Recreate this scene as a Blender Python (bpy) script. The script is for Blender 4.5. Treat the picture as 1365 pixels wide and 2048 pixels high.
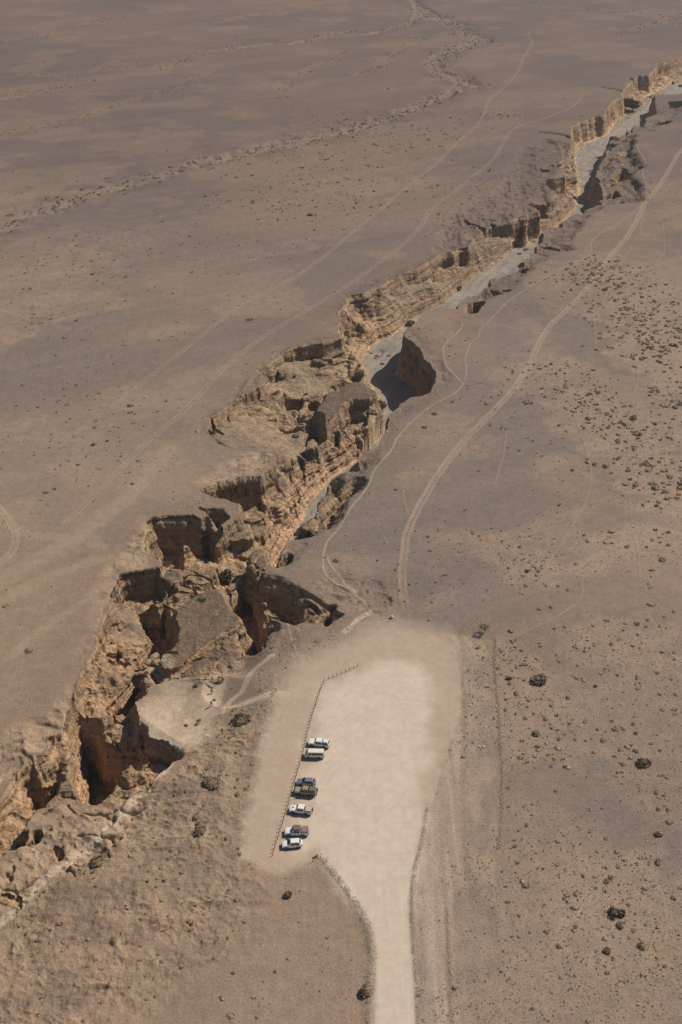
import bpy, bmesh, math, random
import numpy as np
from mathutils import Vector, Matrix

# ------------------------------------------------------------------ camera, sky, sun
for o in list(bpy.data.objects): bpy.data.objects.remove(o, do_unlink=True)
scene = bpy.context.scene
COL = scene.collection
TH, FPX, H = math.radians(32.6), 2233.0, 194.0
cam_d = bpy.data.cameras.new('camera'); cam = bpy.data.objects.new('camera', cam_d); COL.objects.link(cam)
cam.location = (0, 0, H); cam.rotation_euler = (math.pi/2-TH, 0, 0)
cam_d.sensor_fit = 'VERTICAL'; cam_d.sensor_height = 36.0; cam_d.lens = FPX/2048*36
cam_d.clip_start = 1.0; cam_d.clip_end = 30000
scene.camera = cam

SUN_EL = math.radians(46); SH = Vector((-.84, -.54))          # direction in which shadows fall
world = bpy.data.worlds.new('World'); scene.world = world; world.use_nodes = True
wn = world.node_tree.nodes; wl = world.node_tree.links
bg = wn['Background']; sky = wn.new('ShaderNodeTexSky'); sky.sky_type = 'NISHITA'; sky.sun_disc = False
sky.sun_elevation = SUN_EL; sky.sun_rotation = math.atan2(-SH.x, -SH.y); sky.altitude = 800
sky.dust_density = 1.5
bg.inputs['Strength'].default_value = 0.05; wl.new(sky.outputs[0], bg.inputs['Color'])
sun_d = bpy.data.lights.new('sun', 'SUN'); sun = bpy.data.objects.new('sun', sun_d); COL.objects.link(sun)
sun_d.energy = 4.2; sun_d.angle = math.radians(.53); sun_d.color = (1.0, .895, .79)
sv = Vector((-SH.x*math.cos(SUN_EL), -SH.y*math.cos(SUN_EL), math.sin(SUN_EL)))
sun.rotation_euler = sv.to_track_quat('Z', 'Y').to_euler(); sun.location = (200, 200, 400)
scene.view_settings.view_transform = 'Standard'; scene.view_settings.look = 'None'
scene.view_settings.exposure = 0.04; scene.view_settings.gamma = 1.0
scene.cycles.max_bounces = 5; scene.cycles.diffuse_bounces = 1

# ------------------------------------------------------------------ geometry of the view (to read the survey points)
CT, ST = math.cos(TH), math.sin(TH)
def unproj(px, py, z=0.0):
    a = (px-682.5)/FPX; b = -(py-1024)/FPX
    rx, ry, rz = a, CT+b*ST, -ST+b*CT
    t = (z-H)/rz
    return (rx*t, ry*t)
def P(pts, z=0.0): return np.array([unproj(p[0], p[1], p[2] if len(p) > 2 else z) for p in pts])
def crop(pts, ox, oy, s): return [(ox+p[0]/s, oy+p[1]/s)+tuple(p[2:]) for p in pts]
def pxm(px, py, z=0):                                       # pixels per metre at a ground point
    X, Y = unproj(px, py, z); return FPX/(Y*CT+(H-z)*ST)

# ------------------------------------------------------------------ noise
def _h(i, j, s):
    n = (i*374761393 + j*668265263 + s*974711) & 0x7fffffff
    n = ((n ^ (n >> 13))*1274126177) & 0x7fffffff
    return ((n ^ (n >> 16)) & 0xffff)/65535.0
def vn(x, y, s=0):
    xi = np.floor(x).astype(np.int64); yi = np.floor(y).astype(np.int64)
    fx = x-xi; fy = y-yi
    fx = fx*fx*fx*(fx*(fx*6-15)+10); fy = fy*fy*fy*(fy*(fy*6-15)+10)
    a = _h(xi, yi, s); b = _h(xi+1, yi, s); c = _h(xi, yi+1, s); d = _h(xi+1, yi+1, s)
    return (a*(1-fx)+b*fx)*(1-fy)+(c*(1-fx)+d*fx)*fy
def fbm(x, y, o=4, s=0, g=.5):
    r = 0; a = 1; t = 0
    for k in range(o):
        r = r+a*vn(x+k*17.3, y-k*9.1, s+k); t += a; a *= g
        x, y = 1.59*x-1.21*y, 1.21*x+1.59*y                 # turn every octave so that no grid shows
    return r/t
def billow(x, y, o=3, s=0):
    r = 0; a = 1; t = 0
    for k in range(o):
        r = r+a*np.abs(2*vn(x+k*7.3, y+k*3.1, s+k)-1); t += a; a *= .5
        x, y = 1.59*x-1.21*y, 1.21*x+1.59*y
    return r/t
def anis(x, y, s=0): return .62*vn(x, y, s)+.38*vn(2.1*x+3, 2.1*y+5, s+1)
def cell(x, y, s=0):                                        # distance to nearest feature point, round knobs
    xi = np.floor(x).astype(np.int64); yi = np.floor(y).astype(np.int64)
    best = np.full(x.shape, 9.0)
    for dx in (-1, 0, 1):
        for dy in (-1, 0, 1):
            cx = xi+dx; cy = yi+dy
            d = (cx+_h(cx, cy, s)-x)**2+(cy+_h(cx, cy, s+5)-y)**2
            best = np.minimum(best, d)
    return np.sqrt(best)
def sst(a, b, x):
    t = np.clip((x-a)/(b-a), 0, 1); return t*t*(3-2*t)

def pdist(X, Y, poly, closed=True):
    d = np.full(X.shape, 1e12); n = len(poly)
    for k in range(n if closed else n-1):
        ax, ay = poly[k]; bx, by = poly[(k+1) % n]
        ex, ey = bx-ax, by-ay; L = ex*ex+ey*ey+1e-9
        t = np.clip(((X-ax)*ex+(Y-ay)*ey)/L, 0, 1)
        d = np.minimum(d, (X-ax-t*ex)**2+(Y-ay-t*ey)**2)
    return np.sqrt(d)
def pin(X, Y, poly):
    c = np.zeros(X.shape, bool); n = len(poly)
    for k in range(n):
        ax, ay = poly[k]; bx, by = poly[(k+1) % n]
        if ay == by: continue
        c ^= ((ay > Y) != (by > Y)) & (X < (bx-ax)*(Y-ay)/(by-ay)+ax)
    return c
def sdist(X, Y, poly):                                      # + inside, - outside
    d = pdist(X, Y, poly); return np.where(pin(X, Y, poly), d, -d)
def boxed(X, Y, poly, m, fn, default):
    """evaluate fn only near the polygon"""
    out = np.full(X.shape, default, float)
    s = (X > poly[:, 0].min()-m) & (X < poly[:, 0].max()+m) & (Y > poly[:, 1].min()-m) & (Y < poly[:, 1].max()+m)
    if s.any(): out[s] = fn(X[s], Y[s], poly)
    return out

# ------------------------------------------------------------------ survey of the canyon (picture coordinates of known heights)
rimL = [(1600,20),(1480,70),(1400,104),(1365,112),(1340,120),(1312,130),(1304,142),(1298,151),(1275,152),(1262,161),(1246,180),(1239,194),(1222,202),(1219,212),
 (1212,221),(1205,232),(1189,232),(1178,237),(1165,242),(1150,249),(1141,252),(1142,274),(1141,291),(1134,306),(1120,320),(1098,328),(1128,338),(1131,352),(1108,356),(1088,358),
 (1096,374),(1112,388),(1092,402),(1066,402),(1078,420),(1052,426),(1049,436),(1040,428),(1010,440),(985,446),(969,450),(936,442),(962,456),(946,475),(937,494),(917,494),(903,503),
 (879,506),(853,525),(831,538),(800,548),(773,561),(758,571),(735,581),(720,585),(697,589),(688,600),(680,619),(678,640),(676,663),(678,670),(659,675),(640,684),
 (620,687),(587,693),(563,704),(554,711),(532,728),(514,737),(527,743),(529,757),(521,772),(499,781),(472,792),(459,809),(440,822),(426,829),(420,840),(413,853),(402,862),
 (430,885),(470,900),(508,903),(550,905),(548,930),(519,955),(478,957),(443,961),(410,978),(443,994),(473,1003),(474,1034),(452,1050),(434,1067),(418,1058),
 (399,1054),(379,1045),(335,1047),(309,1051),(320,1062),(304,1084),(304,1104),(322,1128),(321,1142),(284,1142),(249,1150),(240,1157),(227,1188),
 (218,1208),(202,1241),(196,1267),(191,1304),(174,1326),(156,1353),(148,1375),(143,1394),(145,1415),(149,1431),(140,1462),(95,1466),(92,1497),(66,1514),(57,1536),(31,1540),(10,1570),
 (-10,1600),(-30,1640),(-80,1700),(-160,1780)]
rimR = [(-160,1900),(-60,1790),(0,1705),(35,1668),(60,1618),(75,1608),(110,1600),(170,1592),(185,1588),(225,1590),(245,1576),(300,1566),(330,1530),(350,1498),(330,1462),(290,1455),(275,1420),(262,1388),(300,1362),
 (340,1345),(400,1354),(428,1360),(470,1325),(500,1296),(512,1283),(523,1264),(521,1235),(532,1220),(554,1216),(576,1222),(593,1237),(620,1250),(653,1248),(690,1238),(700,1226),(661,1213),(646,1218),(604,1189),(567,1174),
 (514,1160),(532,1154),(541,1132),(552,1125),(576,1086),(589,1075),(591,1055),(621,1039),(641,1015),(645,993),(665,975),(663,953),(681,945),(694,942),(722,929),(727,907),(749,898),(766,885),
 (777,859),(780,832),(799,811),(821,794),(850,791),(865,785),(872,754),(870,741),(850,712),(829,682),(808,670),(815,657),(832,646),(842,633),(853,622),(880,614),(917,617),(921,609),(934,589),(952,585),(980,567),
 (987,554),(1018,545),(1040,533),(1048,530),(1055,519),(1070,503),(1077,490),(1086,481),(1087,468),(1101,455),(1120,450),(1133,448),(1128,441),(1145,430),(1177,417),(1204,406),(1208,392),(1206,379),(1204,358),(1192,352),
 (1202,333),(1206,320),(1217,303),(1221,284),(1226,272),(1250,276),(1265,268),(1272,248),(1290,250),(1296,232),(1318,222),(1311,204),(1313,190),(1365,188),(1420,160),(1500,110),(1650,40)]
RIM = P(rimL+rimR)
DEPTH = -18.0
bedL = [(1640,18),(1500,92),(1420,135),(1365,162),(1338,172),(1315,185),(1282,199),(1262,214),(1245,228),(1232,245),(1222,260),(1211,264),(1201,274),(1158,296),(1147,314),(1154,345),(1158,371),(1159,392),(1154,408),
 (1139,430),(1124,446),(1084,470),(1062,481),(1024,503),(1000,522),(983,534),(961,545),(947,558),(925,576),(903,593),(885,607),(860,620),(842,629),(831,635),(806,650),(785,672),(758,680),(739,697),(724,722),(731,747),(738,765),(750,790),
 (757,824),(762,843),(764,865),(745,892),(720,915),(690,940),(655,965),(632,990),(615,1008),(610,1024),(606,1043),(578,1081),(560,1108)]
def bedz(Y): return DEPTH+4.0*sst(400, 720, np.asarray(Y, float))     # the wash lies less deep upstream
def Pbed(pts):
    out = []
    for px, py in pts:
        z = DEPTH
        for _ in range(8): z = float(bedz(unproj(px, py, z)[1]))
        out.append(unproj(px, py, z))
    return np.array(out)
BL = Pbed(bedL)
iR0 = rimR.index((552,1125)); RR = P(rimR[iR0:])
# foot of the right hand wall: the rim set 2.5 m back into the gorge
def inset(poly, d):
    out = []
    for k in range(len(poly)):
        a = poly[max(k-1, 0)]; b = poly[min(k+1, len(poly)-1)]
        t = b-a; t = t/(np.hypot(*t)+1e-9); out.append(poly[k]+np.array((-t[1], t[0]))*d)
    return np.array(out)
BR = inset(RR, 2.5)
FLOOR = np.vstack([BL, BR])

# height of the terrace between rim and floor
TPTS = [(1330,165,-12),(1290,190,-14),(1262,190,-8),(1230,225,-14),(1200,255,-14),(1165,275,-14),(1138,300,-12),(1130,340,-8),(1110,350,-5),(1125,375,-10),(1110,400,-9),(1140,400,-15),(1085,425,-9),(1050,445,-9),(1010,455,-8),
 (1060,460,-13),(990,480,-8),(970,510,-9),(950,500,-7),(930,530,-9),(880,530,-8),(850,560,-8),(880,570,-11),(800,580,-6),(770,600,-6),(820,610,-11),(740,610,-6),(720,640,-9),(700,680,-9),(720,690,-14),(690,620,-4),
 (660,700,-9),(620,700,-8),(600,720,-5),(570,740,-4),(640,740,-6),(690,740,-10),(640,770,-9),(590,790,-9),(560,770,-6),(540,800,-6),(560,830,-8),(520,830,-6),(480,820,-5),(600,850,-9),(640,860,-10),(560,865,-9),(530,875,-6),(480,880,-3),
 (440,890,-.6),(430,850,-4),(415,862,-1.5),(470,905,-.5),(508,908,-.7),(540,908,-1.5),(560,900,-4),(520,925,-2),(490,895,-1.8),(600,900,-9),(590,960,-8),(640,930,-11),(560,960,-6),(540,930,-3),(560,1010,-10),(520,1040,-9),(490,1020,-8),(520,985,-10),(470,1060,-9),(560,1050,-13),(590,1010,-13),
 (440,1090,-9),(400,1100,-11),(350,1080,-12),(360,1130,-9),(340,1170,-7),(430,1150,-9),(500,1090,-10),(480,1130,-12),(540,1100,-14),(270,1180,-7),(240,1200,-3),(230,1230,-3.5),(260,1230,-5),(250,1270,-7),(290,1240,-8),(220,1290,-6),
 (300,1290,-9),(290,1330,-9),(230,1330,-9),(200,1340,-6),(185,1370,-5),(180,1420,-6),(210,1400,-8),(165,1450,-6),(120,1500,-4),(140,1490,-5),(80,1540,-5),(60,1590,-8),(30,1600,-5),(20,1660,-8),(-60,1700,-8),(110,1560,-8),
 (330,1300,-6),(400,1260,-4),(440,1320,-3.6),(480,1280,-5),(400,1340,-3.4),(340,1350,-3.6),(300,1370,-5),(270,1400,-6),(280,1450,-7),(330,1480,-6),(300,1510,-10),(260,1530,-9),(310,1540,-5),(230,1560,-7),(200,1575,-8),(150,1570,-6),(100,1595,-5),
 (540,1190,-10),(600,1220,-10),(650,1235,-5),(690,1230,-2),(560,1210,-6),(520,1180,-8)]
TX = P([(a, b) for a, b, c in TPTS]); TXZ = np.array([unproj(a, b, c) for a, b, c in TPTS]); TZ = np.array([c for a, b, c in TPTS], float)

# blocks left standing (top height, wall steepness) and pits
def cr6(p): return crop(p, 540, 760, 4.55)
def cr5(p): return crop(p, 280, 880, 4.55)
def cr4(p): return crop(p, 400, 1000, 4.55)
def cr2(p): return crop(p, 130, 1100, 4.55)
def cr1(p): return crop(p, 0, 1400, 4.55)
def cr3(p): return crop(p, 250, 1280, 4.55)
def cu2(p): return crop(p, 820, 400, 4.55)
def cu3(p): return crop(p, 1040, 200, 5.25)
def cu1(p): return crop(p, 640, 560, 5.25)
def cu4(p): return crop(p, 1140, 80, 6.067)
def c7(p): return crop(p, 400, 660, 4.55)
BLOCKS = [
 (-1.0, 5, [(352,1215),(395,1190),(425,1178),(455,1174),(475,1190),(488,1218),(484,1236),(455,1258),(420,1281),(398,1297),(365,1322),(339,1338),(325,1330),(333,1300),(322,1285),(335,1262),(333,1230)]),
 (-2.6, 2.4, [(400,1298),(484,1240),(492,1262),(492,1276),(466,1300),(436,1326),(412,1338),(380,1341),(345,1339)]),
 (-1.0, 5, cr6([(500,130),(620,95),(720,25),(860,12),(940,90),(900,140),(740,150),(640,240),(600,310),(520,380),(490,415),(430,390),(410,290),(450,210)])),
 (-8.0, 1.6, cr6([(620,340),(740,290),(860,275),(930,250),(950,120),(985,200),(985,300),(960,380),(900,430),(700,440),(570,440)])),
 (-6.0, 3, cr6([(880,150),(930,100),(975,110),(975,260),(900,260)])),
 (-4.0, 6, cr6([(325,560),(400,510),(440,560),(432,600),(330,615)])),
 (-3.0, 5, cu2([(760,530),(850,450),(920,480),(930,560),(860,600),(750,590)])),
 (-2.0, 4, cu2([(170,900),(250,850),(340,855),(355,910),(300,960),(240,1000),(150,1010)])),
 (-1.5, 4, cr4([(470,460),(560,430),(600,540),(640,600),(600,690),(530,690),(430,580),(440,530)])),
 (-5.0, 4, cr5([(310,860),(420,845),(510,850),(490,930),(380,990)])),
 (-7.0, 4, cr5([(500,900),(630,930),(620,1000),(560,1010)])),
 (-7.0, 3, cr5([(150,1030),(290,1060),(295,1110),(190,1110)])),
 (-3.0, 4, cr5([(190,1140),(370,1150),(390,1240),(330,1330),(240,1300)])),
 (-4.5, 3.5, cr5([(400,1200),(560,1145),(715,1160),(700,1230),(560,1290),(400,1290)])),
 (-4.5, 3, cr5([(750,800),(880,730),(990,760),(1000,870),(830,900),(730,880)])),
 (-7.0, 3, cr5([(660,960),(740,930),(800,1000),(700,1030)])),
 (-5.0, 3, cr5([(880,640),(980,570),(1130,520),(1140,600),(1110,700),(1000,740),(890,700)])),
 (-7.0, 4, cr5([(1000,770),(1130,780),(1130,850),(1000,860)])),
 (-9.0, 3, cr5([(830,970),(920,930),(1000,1000),(940,1060),(830,1010)])),
 (-8.5, 3, cr5([(1010,1010),(1090,960),(1130,1050),(1170,1150),(1080,1130)])),
 (-2.5, 3, cr2([(690,400),(780,345),(870,330),(885,400),(860,440),(780,420)])),
 (-5.0, 2.5, cr2([(650,950),(740,850),(850,720),(885,790),(870,890),(850,980),(700,1040)])),
 (-3.5, 4, cr1([(460,700),(560,620),(680,590),(765,605),(790,740),(780,840),(640,820),(420,850),(380,830)])),
 (-4.0, 3, cr1([(980,590),(1100,450),(1170,395),(1200,430),(1190,510),(1330,540),(1330,700),(1200,710),(1100,660)])),
 (-6.0, 4, cr1([(880,715),(1000,675),(1020,755),(930,780)])),
 (-7.0, 3, cr1([(790,770),(880,750),(910,800),(820,840)])),
 (-7.0, 2, cr1([(180,960),(330,890),(350,920),(310,1020),(170,1090)])),
 (-2.5, 3, cr4([(530,790),(640,835),(740,900),(700,915),(540,935)])),
 (-1.0, 3, cr4([(880,890),(940,900),(1120,1030),(1060,1100),(960,1080),(880,1000)])),
 (-2.0, 2, cr6([(560,885),(640,850),(700,860),(650,930),(585,985)])),
 (-3.0, 2, cr6([(480,1070),(560,1005),(650,1010),(600,1120),(520,1180),(470,1180)])),
 (-1.0, 4, cu3([(960,345),(1040,270),(1120,290),(1170,330),(1150,370),(1050,400),(955,380)])),
 (-3.0, 3, c7([(1030,190),(1190,180),(1180,230),(1120,290),(1020,270)])),
 (-5.0, 2.5, c7([(1070,360),(1180,240),(1270,200),(1250,270),(1180,330)])),
]
PITS = [
 (-17, 7, cr2([(700,440),(780,425),(840,430),(890,400),(915,560),(910,640),(940,740),(900,860),(875,860),(870,700),(800,780),(660,900),(650,860),(740,770),(800,660),(750,590),(700,540)])),
 (-17, 6, cr2([(640,1030),(600,1100),(520,1190),(420,1290),(460,1340),(540,1310),(650,1240),(600,1110)])),
 (-24, 8, cr1([(765,130),(795,130),(840,240),(880,300),(1150,300),(1190,400),(1100,430),(970,570),(945,650),(810,740),(780,620),(730,560),(745,340),(710,300),(730,240)])),
 (-18, 7, cr1([(275,680),(330,695),(450,680),(540,625),(480,665),(430,750),(275,870)])),
 (-9, 5, cr3([(150,850),(300,880),(400,890),(460,965),(380,990),(340,1050),(240,1070),(70,1040),(20,900),(130,730)])),
 (-11, 7, cr5([(600,455),(740,400),(900,360),(1085,350),(1140,430),(1110,510),(1010,510),(900,550),(800,515),(700,495)])),
 (-14, 7, cr5([(140,775),(250,765),(450,755),(560,795),(620,765),(695,860),(640,915),(500,855),(330,850),(350,1010),(290,1100),(230,1040),(115,1000),(115,930),(185,850)])),
 (-9, 7, cr2([(500,260),(540,235),(700,200),(850,195),(890,270),(850,325),(780,340),(600,400),(460,400)])),
 (-10, 3.5, cr4([(540,735),(640,745),(760,805),(850,900),(870,1040),(820,1020),(740,975),(600,975),(550,960),(700,930),(760,920),(720,860),(620,800)])),
 (-17, 7, cr4([(390,640),(450,690),(500,780),(515,980),(540,1080),(560,1190),(480,1330),(450,1300),(420,1200),(520,1140),(400,1000),(270,800),(330,740)])),
 (-6, 4, cr4([(640,1100),(690,1100),(690,1160),(640,1160)])),
 (-7, 5, cr4([(1130,1000),(1190,970),(1190,1080),(1150,1100)])),
 (-8, 6, cr4([(740,530),(800,490),(800,540),(700,580)])),
 (-9, 6, cr4([(880,240),(990,220),(1010,290),(940,300),(870,320)])),
 (-6, 2.5, cr6([(560,880),(630,890),(620,960),(580,970)])),
 (-7, 2.5, cr6([(480,1170),(560,1100),(660,970),(760,910),(740,970),(600,1070),(580,1180),(500,1290),(440,1280)])),
 (-9, 6, cr5([(660,640),(720,640),(760,700),(720,740)])),
 (-7, 7, c7([(730,205),(860,160),(1000,130),(1190,110),(1340,95),(1350,250),(1270,270),(1200,190),(1010,190),(900,190)])),
 (-6, 7, c7([(590,375),(700,290),(720,310),(680,380),(620,425),(590,430)])),
 (-5, 7, c7([(300,650),(400,590),(540,530),(550,580),(530,640),(450,660),(350,715)])),
 (-5, 6, c7([(110,790),(130,850),(200,910),(100,870)])),
 (-13, 6, c7([(730,580),(790,510),(870,500),(930,500),(920,580),(880,610),(800,600)])),
 (-13, 6, c7([(980,550),(1030,540),(1090,570),(1070,625),(1000,600)])),
 (-12, 5, c7([(770,750),(860,745),(920,770),(850,785),(770,780)])),
 (-14, 6, c7([(960,860),(1000,790),(1060,780),(1075,870),(1040,905),(970,890)])),
 (-12, 6, cr6([(570,400),(630,350),(640,430),(570,435)])),
 (-11, 7, cr6([(640,270),(740,160),(890,150),(880,240),(760,270),(660,310)])),
 (-13, 6, cr6([(265,690),(300,600),(310,760),(300,780)])),
 (-11, 7, cu1([(310,310),(400,290),(470,330),(480,400),(400,440),(330,420)])),
 (-9, 6, cu1([(225,345),(290,360),(300,450),(260,500)])),
 (-10, 6, cu1([(130,660),(310,620),(320,700),(290,840),(200,830),(210,760),(100,770),(0,750),(0,680)])),
 (-9, 6, cu2([(275,580),(360,570),(350,620),(280,625)])),
 (-12, 6, cu2([(370,600),(460,570),(460,610),(380,640)])),
 (-10, 6, cu2([(750,200),(950,170),(940,225),(780,230)])),
 (-12, 6, cu2([(940,200),(1030,170),(1030,240),(940,240)])),
 (-13, 5, cu2([(700,460),(780,450),(770,500),(720,480)])),
 (-9, 6, cu2([(1060,140),(1170,110),(1170,145),(1060,150)])),
 (-5, 5, cu2([(1180,400),(1280,395),(1365,420),(1365,430),(1220,415)])),
 (-5, 5, cu2([(740,800),(820,810),(830,845),(760,845)])),
 (-4, 5, cu2([(850,800),(915,810),(910,825),(850,815)])),
 (-7, 5, cu2([(540,930),(590,900),(660,905),(640,940),(600,1010),(540,1020)])),
 (-4, 4, cu3([(1000,495),(1115,480),(1110,515),(1020,515)])),
 (-5, 4, cu3([(1075,590),(1125,598),(1090,625)])),
 (-10, 5, cu3([(1000,720),(1090,675),(1190,720),(1120,785),(1020,800)])),
 (-6, 4, cu3([(960,830),(1040,810),(1000,850),(930,860)])),
 (-7, 4, cu3([(900,960),(1010,905),(1060,960),(960,995)])),
 (-6, 5, cu3([(1070,1010),(1200,1030),(1270,1048),(1080,1048)])),
 (-5, 6, cu3([(1150,850),(1220,900),(1170,870)])),
 (-6, 6, cu3([(260,850),(430,820),(480,810),(440,890),(330,895)])),
 (-7, 6, cu3([(140,1075),(260,1070),(240,1110),(170,1100)])),
 (-7, 6, cu3([(290,1050),(400,1030),(370,1080),(310,1085)])),
 (-8, 6, cu3([(70,1205),(190,1190),(160,1225),(80,1225)])),
 (-4, 6, cu3([(290,650),(430,640),(400,655),(300,665)])),
 (-5, 6, cu3([(220,700),(310,700),(290,725),(240,725)])),
 (-12, 6, cu4([(1060,310),(1200,280),(1240,310),(1210,360),(1140,350)])),
 (-8, 5, cu4([(720,560),(880,480),(930,470),(880,560),(760,580)])),
 (-5, 5, cu4([(1010,980),(1180,965),(1240,975),(1160,1015),(1050,1010)])),
 (-6, 5, cu4([(1210,750),(1365,740),(1365,800),(1230,800)])),
 (-4, 5, cu4([(640,1090),(700,1110),(690,1140),(645,1110)])),
 (-3.5, 5, crop([(0,600),(60,590),(110,610),(150,640),(175,740),(130,680),(60,670),(0,660)], 0, 1640, 4.55)),
 (-5.5, 4, crop([(490,160),(515,190),(545,270),(490,280)], 0, 1640, 4.55)),
 (-1.6, 3, crop([(940,220),(970,210),(990,310),(930,310)], 0, 1640, 4.55)),
 (-8, 6, crop([(320,20),(345,60),(310,110),(250,150),(300,100)], 0, 1640, 4.55)),
 (-12, 6, crop([(120,90),(180,100),(170,160),(125,190)], 0, 1640, 4.55)),
]
# open joints and low scarps: points, depth, half width (m)
CRACKS = [([(337,1339),(352,1334),(375,1322),(398,1312)], 1.6, .4), ([(398,1300),(420,1284),(455,1260),(484,1238)], 2.2, .5),
 ([(1078,266),(1105,268),(1130,272),(1142,277)], 3.0, 1.2), ([(936,440),(950,446),(969,452)], 3.0, 1.0), ([(508,902),(530,903),(545,898),(561,895)], 1.2, .6),
 ([(940,446),(930,436)], 2.0, .9), ([(1222,188),(1246,184)], 2.5, 1.3), ([(1204,176),(1240,182)], 2.5, 1.2), ([(1260,158),(1290,168)], 3.0, 1.3), ([(1150,288),(1128,292)], 1.5, 1),
 ([(400,1018),(425,1026),(440,1035)], 1.2, .5), ([(604,1186),(625,1196),(650,1212),(668,1214)], 1.8, .7), ([(300,1290),(330,1300),(352,1302)], 1.5, .4), ([(350,1310),(385,1290)], .5, .5)]
DEPR = [(380,1440,4.2,13),(300,1500,4,12),(200,1620,3.5,14),(100,1690,3.5,15),(440,1395,3.6,8),(475,1335,3.8,6),(0,1760,3.5,18),(350,1400,4,10),(500,1300,4.5,4),(330,1350,3.5,8),(-60,1850,3,22)]
DEP = [unproj(a, b, -c*.8)+(c, w) for a, b, c, w in DEPR]

# ground marks
LOT = P([(598,1318),(655,1300),(720,1262),(760,1240),(830,1250),(885,1262),(915,1300),(925,1360),(928,1420),(905,1480),(880,1560),(860,1650),(852,1700),(836,1752),(820,1790),(740,1845),(700,1795),(655,1735),(638,1716),(590,1738),(540,1742),(484,1715),(490,1640),(515,1520),(545,1400)])
LOTB = P([(650,1366),(720,1336),(790,1318),(850,1325),(872,1360),(872,1440),(858,1540),(852,1650),(836,1740),(826,1800),(818,1900),(826,2200),(762,2200),(760,1900),(735,1830),(690,1775),(640,1705),(585,1700),(600,1600),(622,1480)])
ROAD = P([(740,1845),(700,1795),(655,1735),(700,1760),(836,1752),(820,1790),(822,1850),(830,1900),(834,1960),(838,2048),(842,2150),(850,2400),(740,2400),(745,2150),(748,2048),(750,1960),(752,1900)])
BERML = P([(640,1712),(672,1752),(700,1790),(725,1830),(738,1870),(744,1910),(741,1960),(739,2048),(737,2150)])
BERMR = P([(855,1620),(846,1680),(830,1740),(824,1800),(827,1880),(833,1960),(838,2048),(843,2150)])
BERM3 = P([(930,1275),(936,1330),(934,1400),(938,1470),(932,1560),(936,1640),(940,1740),(958,1780),(985,1815),(1000,1840)])
BERM4 = P([(897,1820),(900,1900),(905,1970),(908,2048),(910,2150)])
STONEL = P([(991,1278),(989,1330),(993,1380),(998,1440),(1001,1490),(1004,1540),(1003,1600),(1002,1650),(998,1695)])
WADI = P([(800,-25),(830,0),(845,22),(880,32),(915,48),(938,68),(975,78),(935,90),(880,112),(868,125),(880,145),(915,152),(940,172),(895,188),(845,208),(800,226),(740,243),(680,262),(560,290),(450,312),(330,347),(250,370),(160,395),(80,425),(0,452),(-120,500)])
WADI2 = P([(842,28),(815,48),(770,60),(740,66),(700,62),(600,85),(540,88),(430,100)])
SWALES = [P(p) for p in [[(1365,25),(1320,42),(1270,60),(1230,70)],[(640,0),(520,28),(430,45),(330,62),(200,82)],[(230,32),(130,62),(0,82)],[(260,118),(190,140),(120,150),(0,150)],
  [(0,200),(60,188),(110,176),(190,160)],[(400,108),(330,130),(260,136)],[(700,95),(640,130),(570,165),(550,200)],[(840,70),(790,110),(740,140),(700,150)],[(1365,52),(1250,20),(1100,15),(1000,0)],[(0,270),(120,245),(260,200),(420,150)]]]
SANDY = [(1290,600,30,55,1),(1340,700,25,50,1),(1200,540,25,28,.8),(1340,560,30,40,.6),(1290,850,26,30,.7),(1180,830,16,30,.9),(1110,740,20,20,.7),(1330,960,18,28,1),(1060,760,16,18,.5),(1235,1095,9,9,.8),(1180,1135,6,5,.9),
 (1320,1085,12,11,.9),(1060,1125,10,13,.7),(1010,1100,9,9,.7),(1040,1400,16,22,.8),(1250,1290,22,12,.7),(1330,1560,12,12,.5),(1240,1830,20,22,.7),(1330,1880,14,14,.6),(1250,1960,14,14,.6),(1150,1700,9,9,.4),
 (620,330,60,90,.6),(560,430,50,60,.4),(300,500,70,50,.3),(100,560,30,60,.8),(30,600,20,60,.8),(1010,230,14,18,.6),(840,270,60,40,.5),(400,540,40,40,.3),(150,860,30,30,.35),(750,300,50,50,.5),(1110,560,18,20,.7),(930,890,12,12,.3)]
SND = [unproj(a, b)+(rx, ry, s) for a, b, rx, ry, s in SANDY]
PALE = [(P(crop([(250,180),(320,200)],250,1280,4.55)),3.0),(P([(497,1302),(480,1325),(455,1345),(434,1362)],-3.6),1.1),(P([(434,1362),(426,1390),(420,1415),(400,1440),(378,1465)],-3.6),2.4),(P([(378,1400),(350,1430),(330,1450),(370,1470)],-4),6.5),
 (P([(420,1422),(450,1416),(490,1410),(545,1396),(575,1400)],-2),.9),(P([(445,1420),(462,1395),(485,1382),(497,1360),(508,1340),(545,1320)],-2),.7),(P([(378,1470),(360,1495),(352,1515),(330,1550),(300,1580),(265,1612),(230,1650),(190,1690),(130,1735),(90,1760),(40,1820),(0,1850)],-3.4),1.1),
 (P([(340,1345),(370,1362),(424,1363)],-3.6),1.0),(P([(300,1310),(320,1320)],-4),3),(P([(740,1222),(715,1240),(690,1262)]),.7)]

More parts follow.
